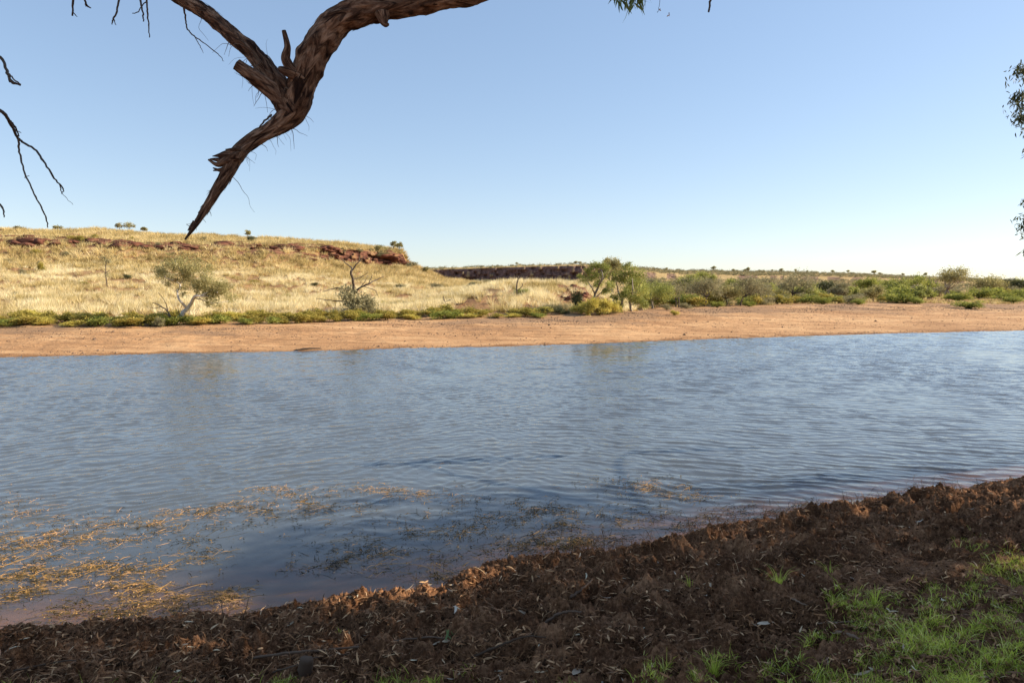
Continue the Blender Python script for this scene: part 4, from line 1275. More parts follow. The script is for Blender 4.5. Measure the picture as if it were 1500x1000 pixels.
for k in range(14):   # long strips lying along the second limb
    i0 = rg.integers(6, int(nb * .25)); i1 = min(nb - 1, i0 + rg.integers(20, 48))
    d0 = unit(rg.normal(size=3) + np.array([0, -1.4, 0]))
    pp = b2[i0:i1:5, :3] + d0 * (b2[i0:i1:5, 3:4] * 1.03) + rg.normal(0, .006, (len(b2[i0:i1:5]), 3))
    if len(pp) > 2:
        g = Geo(); g.add(*tube(spline(pp, 20), np.full(20, .0032), 4), t=rg.uniform(.2, .9)); g.build("bark_strip", M_STICK, gum, False, GO)

# twigs
def twig(lines, Y, label=None, origin=GO, parent=gum, seed=3, mat=M_DEADWOOD, name="twig"):
    rg2 = np.random.default_rng(seed)
    g = Geo()
    for ln in lines:
        c = [[*P(x, y, Y + .12 * math.sin(x * .05 + y * .03)), r * Y / 1000] for x, y, r in ln]
        m = 5 * len(c)
        s2 = spline(c, m); s2[1:-1, :3] += rg2.normal(0, .0016, (m - 2, 3))
        g.add(*tube(s2[:, :3], np.maximum(s2[:, 3], .0012), 6, .2), t=rg2.uniform(.1, .5))
    return g.build(name, mat, parent, True, origin)
twig([[(-200, 60, 5), (-120, 40, 4.2), (-50, 60, 3.4), (0, 84, 2.2), (8, 100, 1.9), (16, 118, 1.8), (30, 125, 1.3)], [(13, 108, 1.2), (22, 118, 1.0), (31, 124, .7)], [(13, 112, 1.1), (14, 120, .9), (24, 124, .5)]], 4.6, seed=31)
twig([[(-180, 20, 5), (-100, 80, 4), (-40, 138, 3), (0, 162, 2.3), (13, 176, 2.2), (25, 200, 1.9), (33, 208, 1.7), (52, 220, 1.5), (66, 240, 1.4), (80, 262, 1.2), (92, 276, .9), (90, 284, .6)],
      [(12, 174, 1.6), (22, 186, 1.2), (28, 200, .8)], [(22, 190, .8), (31, 195, .4)], [(27, 202, 1.6), (29, 226, 1.4), (38, 256, 1.2), (50, 284, 1.1), (62, 306, 1.0), (68, 322, .9), (70, 333, .7)],
      [(38, 257, .6), (36, 261, .3)], [(38, 258, .6), (43, 258, .3)], [(88, 270, .8), (89, 278, .7), (93, 286, .4), (107, 300, .25)]], 4.4, seed=32)
twig([[(-60, 230, 3), (-20, 280, 2), (0, 300, 1.5), (5, 308, 1.2), (6, 318, .7)]], 4.4, seed=33)
twig([[(110, -90, 3), (108, -30, 2), (107, 5, 1.5), (106, 23, 1.2)], [(107, 18, .8), (113, 25, .4)]], 5.1, seed=34)
twig([[(120, -90, 3), (122, -20, 1.6), (126, 6, 1.3), (133, 12, .8)], [(124, -2, 1.2), (126, 10, .7)]], 5.15, seed=35)
twig([[(190, -60, 3), (180, -20, 1.8), (174, 0, 1.5), (171, 18, 1.3), (166, 28, 1.2), (164, 36, .7)], [(166, 28, .9), (170, 37, .4)]], 5.15, seed=36)
twig([[(205, -50, 3), (204, -15, 1.8), (207, 8, 1.3), (210, 24, 1.1), (210, 32, .8)], [(213, -30, 2), (215, 0, 1.3), (216, 20, 1.2), (218, 40, .9), (219, 55, .7)], [(214, 3, .9), (207, 10, .7), (202, 18, .7), (194, 20, .5)]], 5.15, seed=37)
twig([[(268, 8, 1.6), (272, 28, 1.2), (274, 42, 1.0), (284, 53, .9), (300, 64, .7), (320, 80, .6), (328, 90, .3)], [(284, 53, .6), (292, 66, .5), (298, 78, .3)]], 5.1, seed=38, mat=M_STICK)
twig([[(398, 168, 1.6), (385, 180, 1.2), (376, 192, .9), (364, 200, .6)]], 4.95, seed=39)
twig([[(1050, -60, 3), (1044, -15, 2), (1040, 5, 1.5), (1038, 18, 1.3)]], 5.4, seed=40)
twig([[(1400, -120, 4), (1200, -95, 5), (1050, -62, 5), (960, -75, 5), (860, -95, 8)]], 5.4, seed=41, name="branch")

def spray(name, centres, n, L, W, mat, origin, parent, seed, droop=1.4):
    """drooping gum leaves about given stems"""
    rg2 = np.random.default_rng(seed)
    cs = np.array(centres)
    k = rg2.integers(0, len(cs), n)
    C = cs[k, :3] + rg2.normal(size=(n, 3)) * cs[k, 3][:, None] * [1, 1, .8]
    d = np.tile(np.array([0, 0, -.8]), (n, 1))
    d += rg2.normal(size=(n, 3)) * .45
    d = unit(d); s = unit(np.cross(d, rg2.normal(size=(n, 3))))
    L = L * rg2.uniform(.6, 1.2, n); W = W * rg2.uniform(.8, 1.2, n)
    bow = unit(np.cross(s, d)) * (L * .08)[:, None]
    m1 = C + d * (L * .3)[:, None] + bow; m2 = C + d * (L * .65)[:, None] + bow; tip = C + d * L[:, None]
    V = np.stack([C, m1 - s * (W * .45)[:, None], m1 + s * (W * .45)[:, None], m2 - s * (W * .38)[:, None], m2 + s * (W * .38)[:, None], tip], 1).reshape(-1, 3)
    f = np.array([[0, 1, 2, 2], [1, 3, 4, 2], [3, 5, 5, 4]])
    F3 = np.array([[0, 1, 2], [1, 3, 2], [2, 3, 4], [3, 5, 4]])
    F = (F3[None] + np.arange(n)[:, None, None] * 6).reshape(-1, 3)
    me = raw_mesh(name, V - np.asarray(origin), F, mat, {'tint': np.repeat(np.clip(rg2.normal(.5, .2, n), 0, 1), 6)})
    return obj(name, me, parent)
def pc(x, y, Y, r): return [*P(x, y, Y), r]
twig([[(960, -75, 4), (930, -45, 2), (918, -15, 1.2), (915, 0, .8)], [(930, -45, 1.2), (940, -20, .8), (940, -6, .5)]], 5.4, seed=42)
spray("leaf_spray", [pc(909, -10, 5.4, .03), pc(920, -9, 5.4, .035), pc(934, -10, 5.4, .035), pc(926, -20, 5.4, .04), pc(940, -18, 5.4, .035)], 110, .135, .016, M_GREENLEAF, GO, gum, 51)
twig([[(968, -20, .4), (966, 8, .3), (963, 19, .3)]], 5.4, seed=43)
spray("dead_leaf", [pc(966, 14, 5.4, .008), pc(980, 21, 5.4, .003)], 5, .03, .01, M_LITTER, GO, gum, 52)

# ------------------------------------------------------------------ the gums off to the right that shade the bank
LITB_X = [-600, 0, 150, 300, 380, 440, 520, 700, 1000, 1300, 1500, 1800]
LITB_Y = [905, 893, 880, 862, 800, 740, 706, 696, 690, 668, 640, 610]
LITE = [(270, 880, 95, 22), (480, 868, 150, 24), (620, 856, 90, 14), (550, 876, 120, 16), (470, 905, 90, 22), (590, 868, 70, 12), (560, 930, 60, 14), (690, 848, 38, 12), (230, 985, 110, 16), (420, 985, 60, 10), (950, 716, 42, 8), (1010, 724, 30, 7), (620, 722, 100, 9), (500, 735, 60, 6),
        (830, 764, 60, 4), (640, 835, 45, 6), (1488, 707, 24, 7), (1335, 938, 70, 10), (1250, 945, 24, 8), (400, 840, 50, 8), (880, 766, 40, 4), (720, 800, 40, 3), (1475, 800, 40, 6), (110, 960, 60, 6), (1415, 858, 50, 6), (1240, 962, 60, 7), (1330, 900, 40, 4), (1450, 905, 40, 5), (1180, 985, 40, 5), (760, 905, 40, 4), (900, 880, 30, 3)]
def lit_mask(px, py):
    n = pnoise(px / 60, py / 14, 601) * 14 + pnoise(px / 18, py / 5, 602) * 8
    m = py + n < np.interp(px, LITB_X, LITB_Y)
    for (cx, cy, rx, ry) in LITE:
        q = ((px - cx) / rx) ** 2 + ((py - cy) / ry) ** 2 + pnoise(px / 14, py / 6, 603) * .9
        m |= q < 1
    return m
rg = np.random.default_rng(88)
def shade_clumps(n):
    """crown sprays on the sunward side of the shaded ground and of the overhanging limb"""
    px = rg.uniform(-150, 1850, n); py = 640 + (1300 - 640) * rg.uniform(0, 1, n) ** 1.0
    Y = (EYE - .4) / tan_dep(py); X = (px - 750) / 1000 * Y * xfac(py)
    Q = np.stack([X, Y, 0 * X + .4], -1)
    xt = rg.uniform(11.5, 20, n)
    t = np.maximum((xt - X) / SDIR[0], 3.0 + rg.uniform(0, 4, n))
    return Q + t[:, None] * SDIR
cc = shade_clumps(1900)
# limb shade
li = rg.uniform(0, 1, 420)
LQ = np.stack([rg.uniform(-3.4, .1, 420), rg.uniform(4.3, 5.8, 420), rg.uniform(3.4, 6.2, 420)], -1)
cc2 = LQ + SDIR * ((rg.uniform(10, 17, 420) - LQ[:, 0]) / SDIR[0])[:, None]
cc = np.vstack([cc, cc2])
nl = 34
C = np.repeat(cc, nl, 0) + rg.normal(size=(len(cc) * nl, 3)) * .38
tq = (C[:, 2] - .25) / SDIR[2]
Q = C - SDIR * tq[:, None]
qx, qy = to_px(Q[:, 0], Q[:, 1], Q[:, 2])
ok = (Q[:, 1] > .6)
keep = ~(lit_mask(qx, qy) & ok)
vx, vy = to_px(C[:, 0], C[:, 1], C[:, 2])
keep &= ~((C[:, 1] > 0) & (vx < 1512))
C = C[keep]
V, F = leaf_quads(C, .26, .06, rg, .6)
BO = np.array([15.0, 5.0, 1.9])
sg_ = empty("river_gum", BO, "leafy green gum at the right edge whose drooping sprays hang into view", "tree")
me = raw_mesh("crown", V - BO, F, M_DARKLEAF, {'tint': np.repeat(np.clip(rg.normal(.5, .2, len(C)), 0, 1), 4)})
obj("crown", me, sg_)
tg = Geo()
for ctrl in ([[15, 5, 1.0, .42], [15.2, 5.2, 4, .34], [14.6, 6, 7, .25], [13.8, 7, 10, .12]], [[15.2, 5.2, 4, .26], [16.5, 8, 6, .18], [15.5, 11, 8, .08]], [[15.2, 5.2, 3.6, .24], [16.5, 3, 6, .16], [17, 1.5, 9, .06]],
             [[14.6, 6, 7, .18], [16, 6, 10, .12], [17, 6, 12, .05]], [[16.5, 8, 6, .1], [14.5, 12, 7.4, .06], [12.2, 15, 8.2, .03], [11.4, 15, 7.4, .012]], [[14.5, 12, 7.4, .05], [13, 14.5, 6.5, .03], [11.7, 15.4, 5.4, .012]]):
    s2 = spline(ctrl, 24); tg.add(*tube(s2[:, :3], s2[:, 3], 12, .15))
tg.build("trunk", M_BARK, sg_, True, BO)
for q_, (cs_, n_) in enumerate((([pc(1496, 100, 15, .08), pc(1508, 115, 15, .14)], 240), ([pc(1492, 140, 15, .07), pc(1498, 155, 15, .13), pc(1495, 172, 15, .07), pc(1515, 180, 15, .15), pc(1515, 150, 15, .2)], 560), ([pc(1515, 210, 15, .10), pc(1510, 225, 15, .05)], 90),
                             ([pc(1507, 295, 15, .06), pc(1506, 318, 15, .09)], 150), ([pc(1500, 328, 15, .06), pc(1511, 340, 15, .1)], 150), ([pc(1505, 368, 15, .04), pc(1513, 380, 15, .08)], 100))):
    spray("leaf_spray", cs_, n_, .13, .026, M_DARKLEAF, BO, sg_, 60 + q_, .9)

# ------------------------------------------------------------------ floating weed
rg = np.random.default_rng(99)
# px, py, half length, half height, slope, count, sun and shade painted into the tint(0 dark .. 1 golden)
WEED = [(20, 745, 60, 14, -.02, 200, .8), (80, 790, 140, 22, -.10, 1500, .75), (190, 775, 130, 12, -.10, 700, .75), (290, 752, 90, 8, -.14, 330, .85), (60, 845, 130, 18, -.06, 1100, .75), (130, 832, 90, 12, -.12, 600, .75), (230, 835, 80, 8, -.22, 260, .8), (30, 868, 50, 8, -.05, 200, .6),
        (400, 720, 45, 8, -.12, 220, .9), (440, 735, 80, 10, -.2, 380, .7), (380, 755, 110, 14, -.14, 650, .22), (270, 790, 60, 10, -.1, 150, .3), (300, 808, 40, 10, -.1, 80, .2), (590, 722, 70, 7, .06, 330, .9), (490, 745, 60, 8, -.1, 260, .5), (640, 728, 50, 5, .1, 90, .9),
        (210, 880, 50, 10, .1, 350, .8), (280, 885, 90, 14, .1, 750, .8), (330, 878, 28, 10, -.2, 240, .8), (200, 862, 40, 8, 0, 180, .8), (80, 895, 130, 16, .0, 900, .25), (200, 902, 90, 8, .0, 300, .4), (500, 818, 70, 14, -.2, 420, .2), (560, 805, 80, 14, -.1, 380, .35), (620, 835, 80, 12, -.08, 300, .55),
        (690, 770, 110, 18, -.12, 800, .22), (790, 745, 80, 10, .1, 430, .2), (820, 775, 110, 22, -.06, 800, .35), (760, 800, 90, 14, -.1, 450, .25), (860, 790, 70, 8, -.06, 420, .15), (950, 716, 60, 7, .02, 330, .9), (1000, 726, 60, 6, .04, 200, .85), (900, 706, 60, 5, 0, 120, .2), (960, 700, 60, 4, 0, 70, .2),
        (880, 765, 90, 9, -.05, 260, .7), (960, 750, 80, 16, -.1, 380, .2), (1010, 768, 50, 8, -.2, 200, .15), (1080, 748, 60, 7, -.1, 160, .15), (560, 775, 120, 24, -.1, 260, .25), (640, 850, 30, 6, -.1, 80, .7), (1120, 755, 60, 5, -.15, 240, .1), (1180, 742, 50, 4, -.15, 160, .1), (840, 800, 50, 6, -.2, 260, .1), (170, 850, 240, 40, -.06, 450, .5), (740, 760, 200, 50, 0, 300, .2)]
wp, wt, wl = [], [], []
for (cx, cy, hx, hy, slp, n, dry) in WEED:  # dry holds the painted light: golden for sunlit patches, dark for shaded ones
    n = int(n * .95 * (.6 if cy > 870 else 1.0))
    u = rg.normal(0, .6, n); v = rg.normal(0, .5, n)
    x = cx + u * hx; y = cy + v * hy * 1.5 + slp * u * hx + 4 * pnoise(x / 25, x * 0 + cy, 9)
    # clustered: keep where a noise is high
    q = G(x, y, 0.0).T
    kk = pnoise(q[:, 0] * 2.2, q[:, 1] * 2.2, 19) + rg.normal(0, .42, n) > .0
    wp.append(q[kk]); wt.append(np.full(kk.sum(), dry)); wl.append(np.full(kk.sum(), .5 + .5 * dry))
wp = np.vstack(wp); wt = np.concatenate(wt); wl = np.concatenate(wl)
ok = bank_z(wp[:, 0], wp[:, 1])[1] < .1
wp, wt, wl = wp[ok], wt[ok], wl[ok]
n = len(wp)
ang = rg.normal(.25, .75, n)
L = rg.lognormal(math.log(.07), .5, n) * np.where(rg.uniform(0, 1, n) < .14, 3.2, 1) * (.6 + .6 * wl)
d = np.stack([np.cos(ang), np.sin(ang), 0 * ang], -1)
s = np.stack([-np.sin(ang), np.cos(ang), 0 * ang], -1)
bend = rg.normal(0, .4, n)
w_ = rg.uniform(.0018, .0042, n)
K = 5
ts = np.linspace(-.5, .5, K)
pts = wp[:, None] + d[:, None] * (ts[None, :, None] * L[:, None, None]) + s[:, None] * ((ts ** 2)[None, :, None] * (bend * L)[:, None, None])
rise = rg.uniform(.002, .02, n)[:, None] * (1 - 4 * ts[None] ** 2) + .004 + rg.exponential(.006, n)[:, None]
pts[..., 2] = rise
wid = (w_[:, None] * (1 - 1.2 * np.abs(ts))[None])[..., None]
up = np.array([0, 0, 1.0])
V = np.stack([pts - s[:, None] * wid, pts + s[:, None] * wid + up * wid * .8], 2).reshape(n, K * 2, 3)
fq = np.array([[2 * i, 2 * i + 1, 2 * i + 3, 2 * i + 2] for i in range(K - 1)])
F = (fq[None] + np.arange(n)[:, None, None] * K * 2).reshape(-1, 4)
T = np.clip(wt * .66 + rg.normal(0, .3, n), 0, 1)
Vall = V.reshape(-1, 3); Tall = np.repeat(T, K * 2)
# little leaves on the stems
kk = rg.integers(0, n, int(n * 1.3))
C = wp[kk] + d[kk] * (rg.uniform(-.5, .5, len(kk)) * L[kk])[:, None]; C[:, 2] = .012 + rg.exponential(.008, len(kk))
dirs = rg.normal(size=(len(kk), 3)) * [1, 1, .35]
LV, LF = leaf_quads(C, .028, .011, rg, -.15, dirs)
F = np.vstack([F, LF + len(Vall)])
Vall = np.vstack([Vall, LV]); Tall = np.concatenate([Tall, np.repeat(np.clip(T[kk] + rg.normal(0, .15, len(kk)), 0, 1), 4)])
me = raw_mesh("water_weed", Vall, F, M_WEED, {'tint': Tall})
tag(obj("water_weed", me), "golden and dark stringy weed floating in streaks on the near water", "water weed", kind="stuff")

# ------------------------------------------------------------------ fibres and leaf litter on the bank
def bank_sample(n, fn=None, ymin=690):
    px = rg.uniform(-120, 1620, n * 3); py = rg.uniform(ymin, 1060, n * 3)
    # denser near the camera in the picture = even on the ground
    w = (1 / tan_dep(py)) ** 2 / 8
    P_, d = bank_points(px, py)
    ok = (d > -.12)
    if fn is not None: ok &= fn(px, py)
    P_, px, py = P_[ok], px[ok], py[ok]
    return P_[:n], px[:n], py[:n]

def ribbons(P0, L, W, rng_, curl, lift, tint, K=6, flat=.25):
    n = len(P0)
    ang = rng_.uniform(0, 2 * math.pi, n)
    dz = rng_.normal(0, flat, n)
    d = unit(np.stack([np.cos(ang), np.sin(ang), dz], -1))
    s = unit(np.cross(d, np.array([0, 0, 1.0]) + rng_.normal(0, .35, (n, 3))))
    u = np.cross(s, d)
    ts = np.linspace(-.5, .5, K)
    c1 = rng_.normal(0, curl, n)[:, None, None]; c2 = rng_.normal(0, curl, n)[:, None, None]
    Lx = L[:, None, None]
    pts = P0[:, None] + d[:, None] * (ts[None, :, None] * Lx) + s[:, None] * ((4 * ts ** 2 - .5)[None, :, None] * c1 * Lx) + u[:, None] * ((1 - 4 * ts ** 2)[None, :, None] * np.abs(c2) * Lx)
    pts[..., 2] += lift
    wid = W[:, None, None] * np.clip(1.02 - (2 * np.abs(ts)) ** 2, .1, 1)[None, :, None] * .5
    V = np.stack([pts - s[:, None] * wid, pts + s[:, None] * wid], 2).reshape(n, K * 2, 3)
    fq = np.array([[2 * i, 2 * i + 1, 2 * i + 3, 2 * i + 2] for i in range(K - 1)])
    F = (fq[None] + np.arange(n)[:, None, None] * K * 2).reshape(-1, 4)
    return V.reshape(-1, 3), F, np.repeat(tint, K * 2)

pf, fx, fy = bank_sample(30000)
n = len(pf)
V, F, T = ribbons(pf, rg.lognormal(math.log(.07), .5, n), rg.uniform(.0015, .005, n), rg, .11, .006, np.clip(rg.normal(.45, .25, n), 0, 1), 6, .45)
me = raw_mesh("root_fibre", V, F, M_FIBRE, {'tint': T})
tag(obj("root_fibre", me), "matted brown root fibres and bark shreds all over the dark bank", "mulch", kind="stuff")
pl, fx, fy = bank_sample(8000)
n = len(pl)
V, F, T = ribbons(pl, rg.uniform(.04, .11, n), rg.uniform(.007, .017, n), rg, .07, .010, np.clip(rg.beta(2.2, 2.6, n), 0, 1), 6, .3)
me = raw_mesh("leaf_litter", V, F, M_LITTER, {'tint': T})
tag(obj("leaf_litter", me), "brown dry gum leaves littering the dark bank", "leaf litter", kind="stuff")
# crumbs and clods
pcl, fx, fy = bank_sample(18000)
V, F, T = stones(pcl, .0095, rg, .2)
m_, nt_, out_ = new_mat("clod")
r_ = ramp(nt_, [(0, (.05, .025, .013)), (1, (.34, .18, .095))]); nt_.links.new(attr(nt_, 'tint'), r_.inputs[0])
nt_.links.new(principled(nt_, r_.outputs[0], .95, .05).outputs[0], out_.inputs[0])
me = raw_mesh("soil_crumb", V, F, m_, {'tint': T})
tag(obj("soil_crumb", me), "dark soil crumbs and clods on the bank", "soil", kind="stuff")

# pale fallen leaves, each its own
def leaf_mesh(seed, mat):
    rg2 = np.random.default_rng(seed)
    K = 9; ts = np.linspace(0, 1, K)
    x = ts - .5; w = np.sin(ts ** .8 * math.pi) * .085 + .004
    cx = .10 * rg2.uniform(-1, 1) * (4 * x * x - .5); cz = rg2.uniform(.04, .16) * (4 * x * x)
    tw = rg2.uniform(-.8, .8) * x
    V = []
    for i in range(K):
        s_ = np.array([0, math.cos(tw[i]), math.sin(tw[i])])
        c_ = np.array([x[i], cx[i], cz[i]])
        V += [c_ - s_ * w[i] + [0, 0, w[i] * .25], c_, c_ + s_ * w[i] + [0, 0, w[i] * .25]]
    F = []
    for i in range(K - 1):
        F += [[3 * i, 3 * i + 1, 3 * i + 4, 3 * i + 3], [3 * i + 1, 3 * i + 2, 3 * i + 5, 3 * i + 4]]
    return raw_mesh("fallen_leaf", np.array(V), np.array(F), mat, {'tint': np.full(len(V), rg2.uniform(0, 1))}, True)
LM_ = [leaf_mesh(700 + i, M_PALE) for i in range(8)]
pp, lx, ly = bank_sample(150, lambda x, y: ((x > 560) | (rg.uniform(0, 1, len(x)) < .3)) & (y > 770 - (x - 1000) * .1))
for i in range(min(110, len(pp))):
    o = obj("fallen_leaf", LM_[i % 8], None, pp[i] + [0, 0, .012])
    s_ = rnd.uniform(.06, .13)
    o.scale = (s_, s_, s_); o.rotation_euler = (rnd.uniform(-.4, .4), rnd.uniform(-.4, .4), rnd.uniform(0, 6.28))
    tag(o, "pale dry gum leaf lying on the dark mulch of the near bank", "leaf", "pale fallen gum leaves on the bank")
for (x, y, l, rz, lab) in [(655, 940, .16, 1.2, "largest pale leaf fallen by the green sprig near the bottom of the bank"), (1120, 918, .16, .4, "broad whitish leaf in the middle of the bank"), (1040, 905, .15, .9, "pale green leaf beside a whitish one on the bank"), (848, 985, .2, 1.0, "big brown dry leaf at the bottom edge of the bank")]:
    o = obj("fallen_leaf", LM_[int(x) % 8], None, bank_point(x, y, .015))
    o.scale = (l, l * 1.4, l); o.rotation_euler = (.15, .1, rz)
    tag(o, lab, "leaf", None)

# green sprig
b = bank_point(650, 945)
sp = empty("leaf_sprig", b, "pale green gum sprig dropped on the dark bank near the long root", "sprig")
g = Geo(); g.add(*tube(spline([[0, 0, .01], [.05, .02, .04], [.10, .05, .05]], 8), np.linspace(.003, .0015, 8), 6)); g.build("stem", M_STICK, sp)
for i in range(7):
    o = obj("leaf", bpy.data.meshes.get("sprig_leaf") or (lambda m: (setattr(m, 'name', "sprig_leaf"), m)[1])(leaf_mesh(731, M_GREENLEAF)), sp, (.02 + .015 * i, .01 + .006 * i, .045))
    o.scale = (.10, .10, .10); o.rotation_euler = (rnd.uniform(-.5, .5), rnd.uniform(.2, .8), rnd.uniform(0, 6.28))

# sticks and roots lying on the bank
def ground_stick(pts, r, label, seed, name="stick", tint=.5, cat="stick", group=None):
    rg2 = np.random.default_rng(seed)
    c = [bank_point(x, y, r * .6 + l) for (x, y, l) in pts]
    s2 = spline(c, 8 * len(c)); s2[1:-1] += rg2.normal(0, r * .25, (len(s2) - 2, 3))
    g = Geo(); g.add(*tube(s2, np.linspace(r, r * .45, len(s2)), 8, .3), t=tint)
    o = s2[0].copy()
    ob = g.build(name, M_STICK, None, True, o); ob.location = o
    return tag(ob, label, cat, group)
ground_stick([(372, 968, .02), (430, 962, .03), (520, 955, .03), (620, 946, .03), (715, 942, .02)], .011, "long curving brown root lying along the lower bank", 1, "root", .55, "root")
ground_stick([(400, 985, 0), (440, 978, .02), (470, 966, .02), (535, 958, .01)], .008, "thin crooked root beside the long root", 2, "root", .35, "root")
ground_stick([(785, 926, .02), (820, 912, .04), (852, 900, .02)], .014, "short thick brown stick in the middle of the bank", 3, "stick", .5)
ground_stick([(836, 880, .02), (868, 858, .05)], .015, "stout brown stick propped above the mulch near the weed", 4, "stick", .4)
ground_stick([(990, 945, .01), (1040, 938, .02), (1090, 936, .01)], .007, "thin stick lying level across the lower bank", 5, "stick", .6)
ground_stick([(1160, 880, .01), (1180, 890, .02), (1205, 895, .02)], .007, "forked pale stick near the small grass tuft", 6, "stick", .9)
ground_stick([(690, 965, .01), (760, 950, .03), (800, 938, .02)], .009, "dark root angled down the lower bank", 7, "root", .2, "root")
ground_stick([(1195, 915, .01), (1255, 912, .02)], .006, "pale straight stick at the top of the lawn", 8, "stick", .95)
ground_stick([(1225, 930, .02), (1260, 943, .03), (1288, 948, .02)], .014, "yellowish dead wood lying in the lawn", 9, "stick", 1.0)
ground_stick([(1440, 850, .01), (1475, 862, .02)], .008, "grey stick at the upper edge of the lawn", 10, "stick", .7)
ground_stick([(20, 985, .01), (90, 972, .02), (150, 968, .01)], .007, "dark stick in the lower left corner of the bank", 11, "stick", .3)
ground_stick([(1000, 758, .10), (1008, 770, .06), (1018, 783, .0)], .008, "bare stick poking out over the water from the bank", 12, "stick", .2)
# stump
b = bank_point(448, 992)
g = Geo(); g.add(*tube([[0, 0, -.05], [0, 0, .04], [.006, .0, .1], [.008, 0, .125]], [.05, .046, .045, .043], 14, .35), t=.25)
o = g.build("stump", M_STICK, None, False); o.location = b
tag(o, "small cut brown stump at the bottom edge of the bank", "stump")

# twigs standing at the water's edge
ST = [(352, 906, 363, 872), (330, 905, 322, 880), (612, 868, 610, 835), (640, 858, 660, 842), (885, 806, 880, 770), (1240, 738, 1230, 712), (1256, 737, 1251, 718), (1270, 738, 1262, 720), (1302, 729, 1300, 714), (1318, 728, 1312, 722),
      (1432, 711, 1426, 694), (1441, 711, 1443, 702), (1408, 716, 1407, 708), (560, 872, 552, 855), (945, 802, 940, 786), (1180, 748, 1184, 734), (1100, 764, 1094, 752), (470, 885, 474, 868), (700, 836, 712, 826), (1350, 722, 1353, 711)]
for i, (x0, y0, x1, y1) in enumerate(ST):
    b = bank_point(x0, y0 + 3)
    s_ = b[1] / 1000
    e = np.array([(x1 - x0) * s_, rnd.uniform(-.05, .05), (y0 - y1) * s_])
    rg2 = np.random.default_rng(800 + i)
    g = Geo()
    c0 = spline([[0, 0, -.03], e * .5 + rg2.normal(0, .015, 3), e], 8)
    g.add(*tube(c0, np.linspace(.0045, .0018, 8), 5), t=.25)
    for q in range(rg2.integers(1, 4)):
        j = rg2.integers(2, 6); f = c0[j] + np.array([rg2.normal(0, .04), rg2.normal(0, .03), abs(rg2.normal(.03, .02))])
        g.add(*tube(spline([c0[j], (c0[j] + f) / 2 + rg2.normal(0, .005, 3), f], 4), np.linspace(.0025, .0012, 4), 4), t=.3)
    o = g.build("twig", M_STICK, None, False); o.location = b
    tag(o, "thin bare twig standing in the bank at the water's edge", "twig", "twigs standing along the near water edge")
# tangled dead stems along the edge
px_ = rg.uniform(780, 1420, 1500); py_ = np.interp(px_, [c[0] for c in CREST], [c[1] for c in CREST]) + rg.normal(2, 5, 1500)
kk = pnoise(px_ / 40, px_ * 0, 15) > -.15
P_, d_ = bank_points(px_[kk], py_[kk])
n = len(P_)
V, F, T = ribbons(P_, rg.lognormal(math.log(.16), .4, n), rg.uniform(.003, .006, n), rg, .3, .035, np.clip(rg.normal(.3, .2, n), 0, 1), 8, .5)
me = raw_mesh("dead_stem", V, F, M_FIBRE, {'tint': T})
tag(obj("dead_stem", me), "tangle of dark dead weed stems washed along the bank edge", "dead weed", kind="stuff")

# ------------------------------------------------------------------ lawn at the lower right
def lawn_w(px, py):
    e = np.interp(px, [1050, 1110, 1180, 1250, 1320, 1400, 1440, 1500, 1620], [1010, 985, 930, 880, 870, 850, 820, 806, 795])
    n = fbm(px / 70, py / 32, 3, 901) * 32
    m = smooth(-6, 26, py - e + n) * smooth(-.32, .14, fbm(px / 55 + 5, py / 26, 4, 903))
    for (cx, cy, rx, ry) in [(1265, 880, 60, 14), (1050, 992, 45, 16), (1420, 800, 30, 8), (960, 975, 24, 9)]:
        m = np.maximum(m, .9 * (((px - cx) / rx) ** 2 + ((py - cy) / ry) ** 2 < 1))
    return m
def lawn_fn(px, py): return rg.uniform(0, 1, len(px)) < lawn_w(px, py)
pg, gx_, gy_ = bank_sample(62000, lawn_fn, 780)
n = len(pg)
th = rg.uniform(0, 6.28, n); le = rg.uniform(.2, 1.1, n)
d = unit(np.stack([np.cos(th) * le, np.sin(th) * le, np.ones(n)], -1))
L = rg.lognormal(math.log(.046), .45, n) * (.7 + .5 * smooth(-.2, .3, fbm(pg[:, 0] * 2, pg[:, 1] * 2, 3, 905)))
s = unit(np.cross(d, rg.normal(size=(n, 3))))
w_ = rg.uniform(.0011, .0024, n)[:, None]
mid = pg + d * (L * .55)[:, None]; tip = pg + d * L[:, None] + np.stack([np.cos(th), np.sin(th), -.7 + 0 * th], -1) * (L * .25 * le)[:, None]
V = np.stack([pg - s * w_, pg + s * w_, mid + s * w_ * .8, mid - s * w_ * .8, tip, tip], 1).reshape(-1, 3)
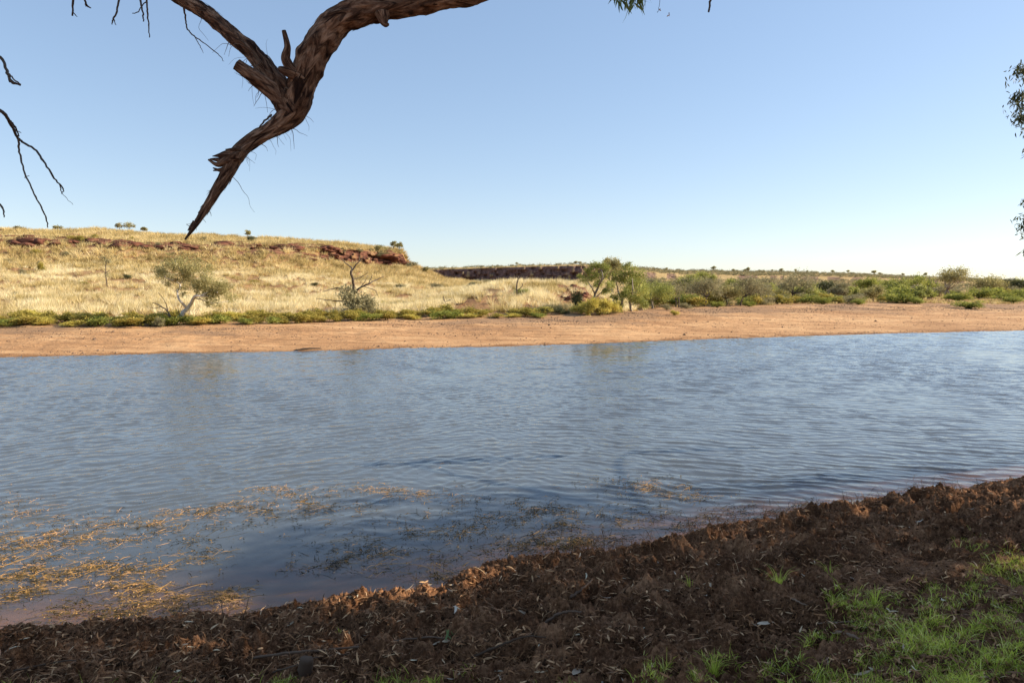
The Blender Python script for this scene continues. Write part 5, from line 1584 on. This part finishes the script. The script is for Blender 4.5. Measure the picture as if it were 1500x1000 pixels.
V = np.stack([pg - s * w_, pg + s * w_, mid + s * w_ * .8, mid - s * w_ * .8, tip], 1).reshape(-1, 3)
F3 = np.array([[0, 1, 2], [0, 2, 3], [3, 2, 4]])
F = (F3[None] + np.arange(n)[:, None, None] * 5).reshape(-1, 3)
T = np.clip(rg.normal(.5, .2, n) + (rg.uniform(0, 1, n) < .16) * .6, 0, 1)
me = raw_mesh("grass", V, F, M_GRASS, {'tint': np.repeat(T, 5)})
tag(obj("grass", me), "short green grass growing over the bank at the lower right", "grass", kind="stuff")

# single grass tufts
def tuft(b, n, L, seed, label):
    rg2 = np.random.default_rng(seed)
    g = Geo()
    for i in range(n):
        th = rg2.uniform(0, 6.28); le = rg2.uniform(.2, 1.3); l = L * rg2.uniform(.5, 1.2)
        r = np.array([math.cos(th), math.sin(th), 0])
        p0 = r * rg2.uniform(0, .03); p1 = p0 + (r * le * .35 + [0, 0, .6]) * l; p2 = p1 + (r * le * .6 + [0, 0, .15]) * l
        sp2 = spline([p0, p1, p2], 6); s_ = np.array([-r[1], r[0], 0]) * .003
        wv = np.linspace(1, .1, 6)[:, None]
        V = np.stack([sp2 - s_ * wv, sp2 + s_ * wv], 1).reshape(-1, 3)
        g.add(V, [[2 * k, 2 * k + 1, 2 * k + 3, 2 * k + 2] for k in range(5)], rg2.uniform(.3, .8))
    o = g.build("grass_tuft", M_GRASS); o.location = b
    return tag(o, label, "grass tuft")
tuft(bank_point(1140, 865), 34, .17, 1, "spiky green grass tuft alone in the middle of the dark bank")
tuft(bank_point(1045, 1000), 40, .13, 2, "green grass tuft at the bottom edge left of the lawn")
tuft(bank_point(1282, 885), 26, .14, 3, "upright grass tuft at the upper tip of the lawn")
tuft(bank_point(1215, 842), 14, .12, 4, "thin straggly grass tuft right of the spiky one")
tuft(bank_point(497, 925), 8, .06, 5, "tiny green seedling in the sunlit patch of mulch")
tuft(bank_point(965, 982), 18, .08, 6, "small faint grass tuft near the bottom of the bank")
tuft(bank_point(1010, 858), 10, .10, 7, "sparse grass shoots left of the spiky tuft")
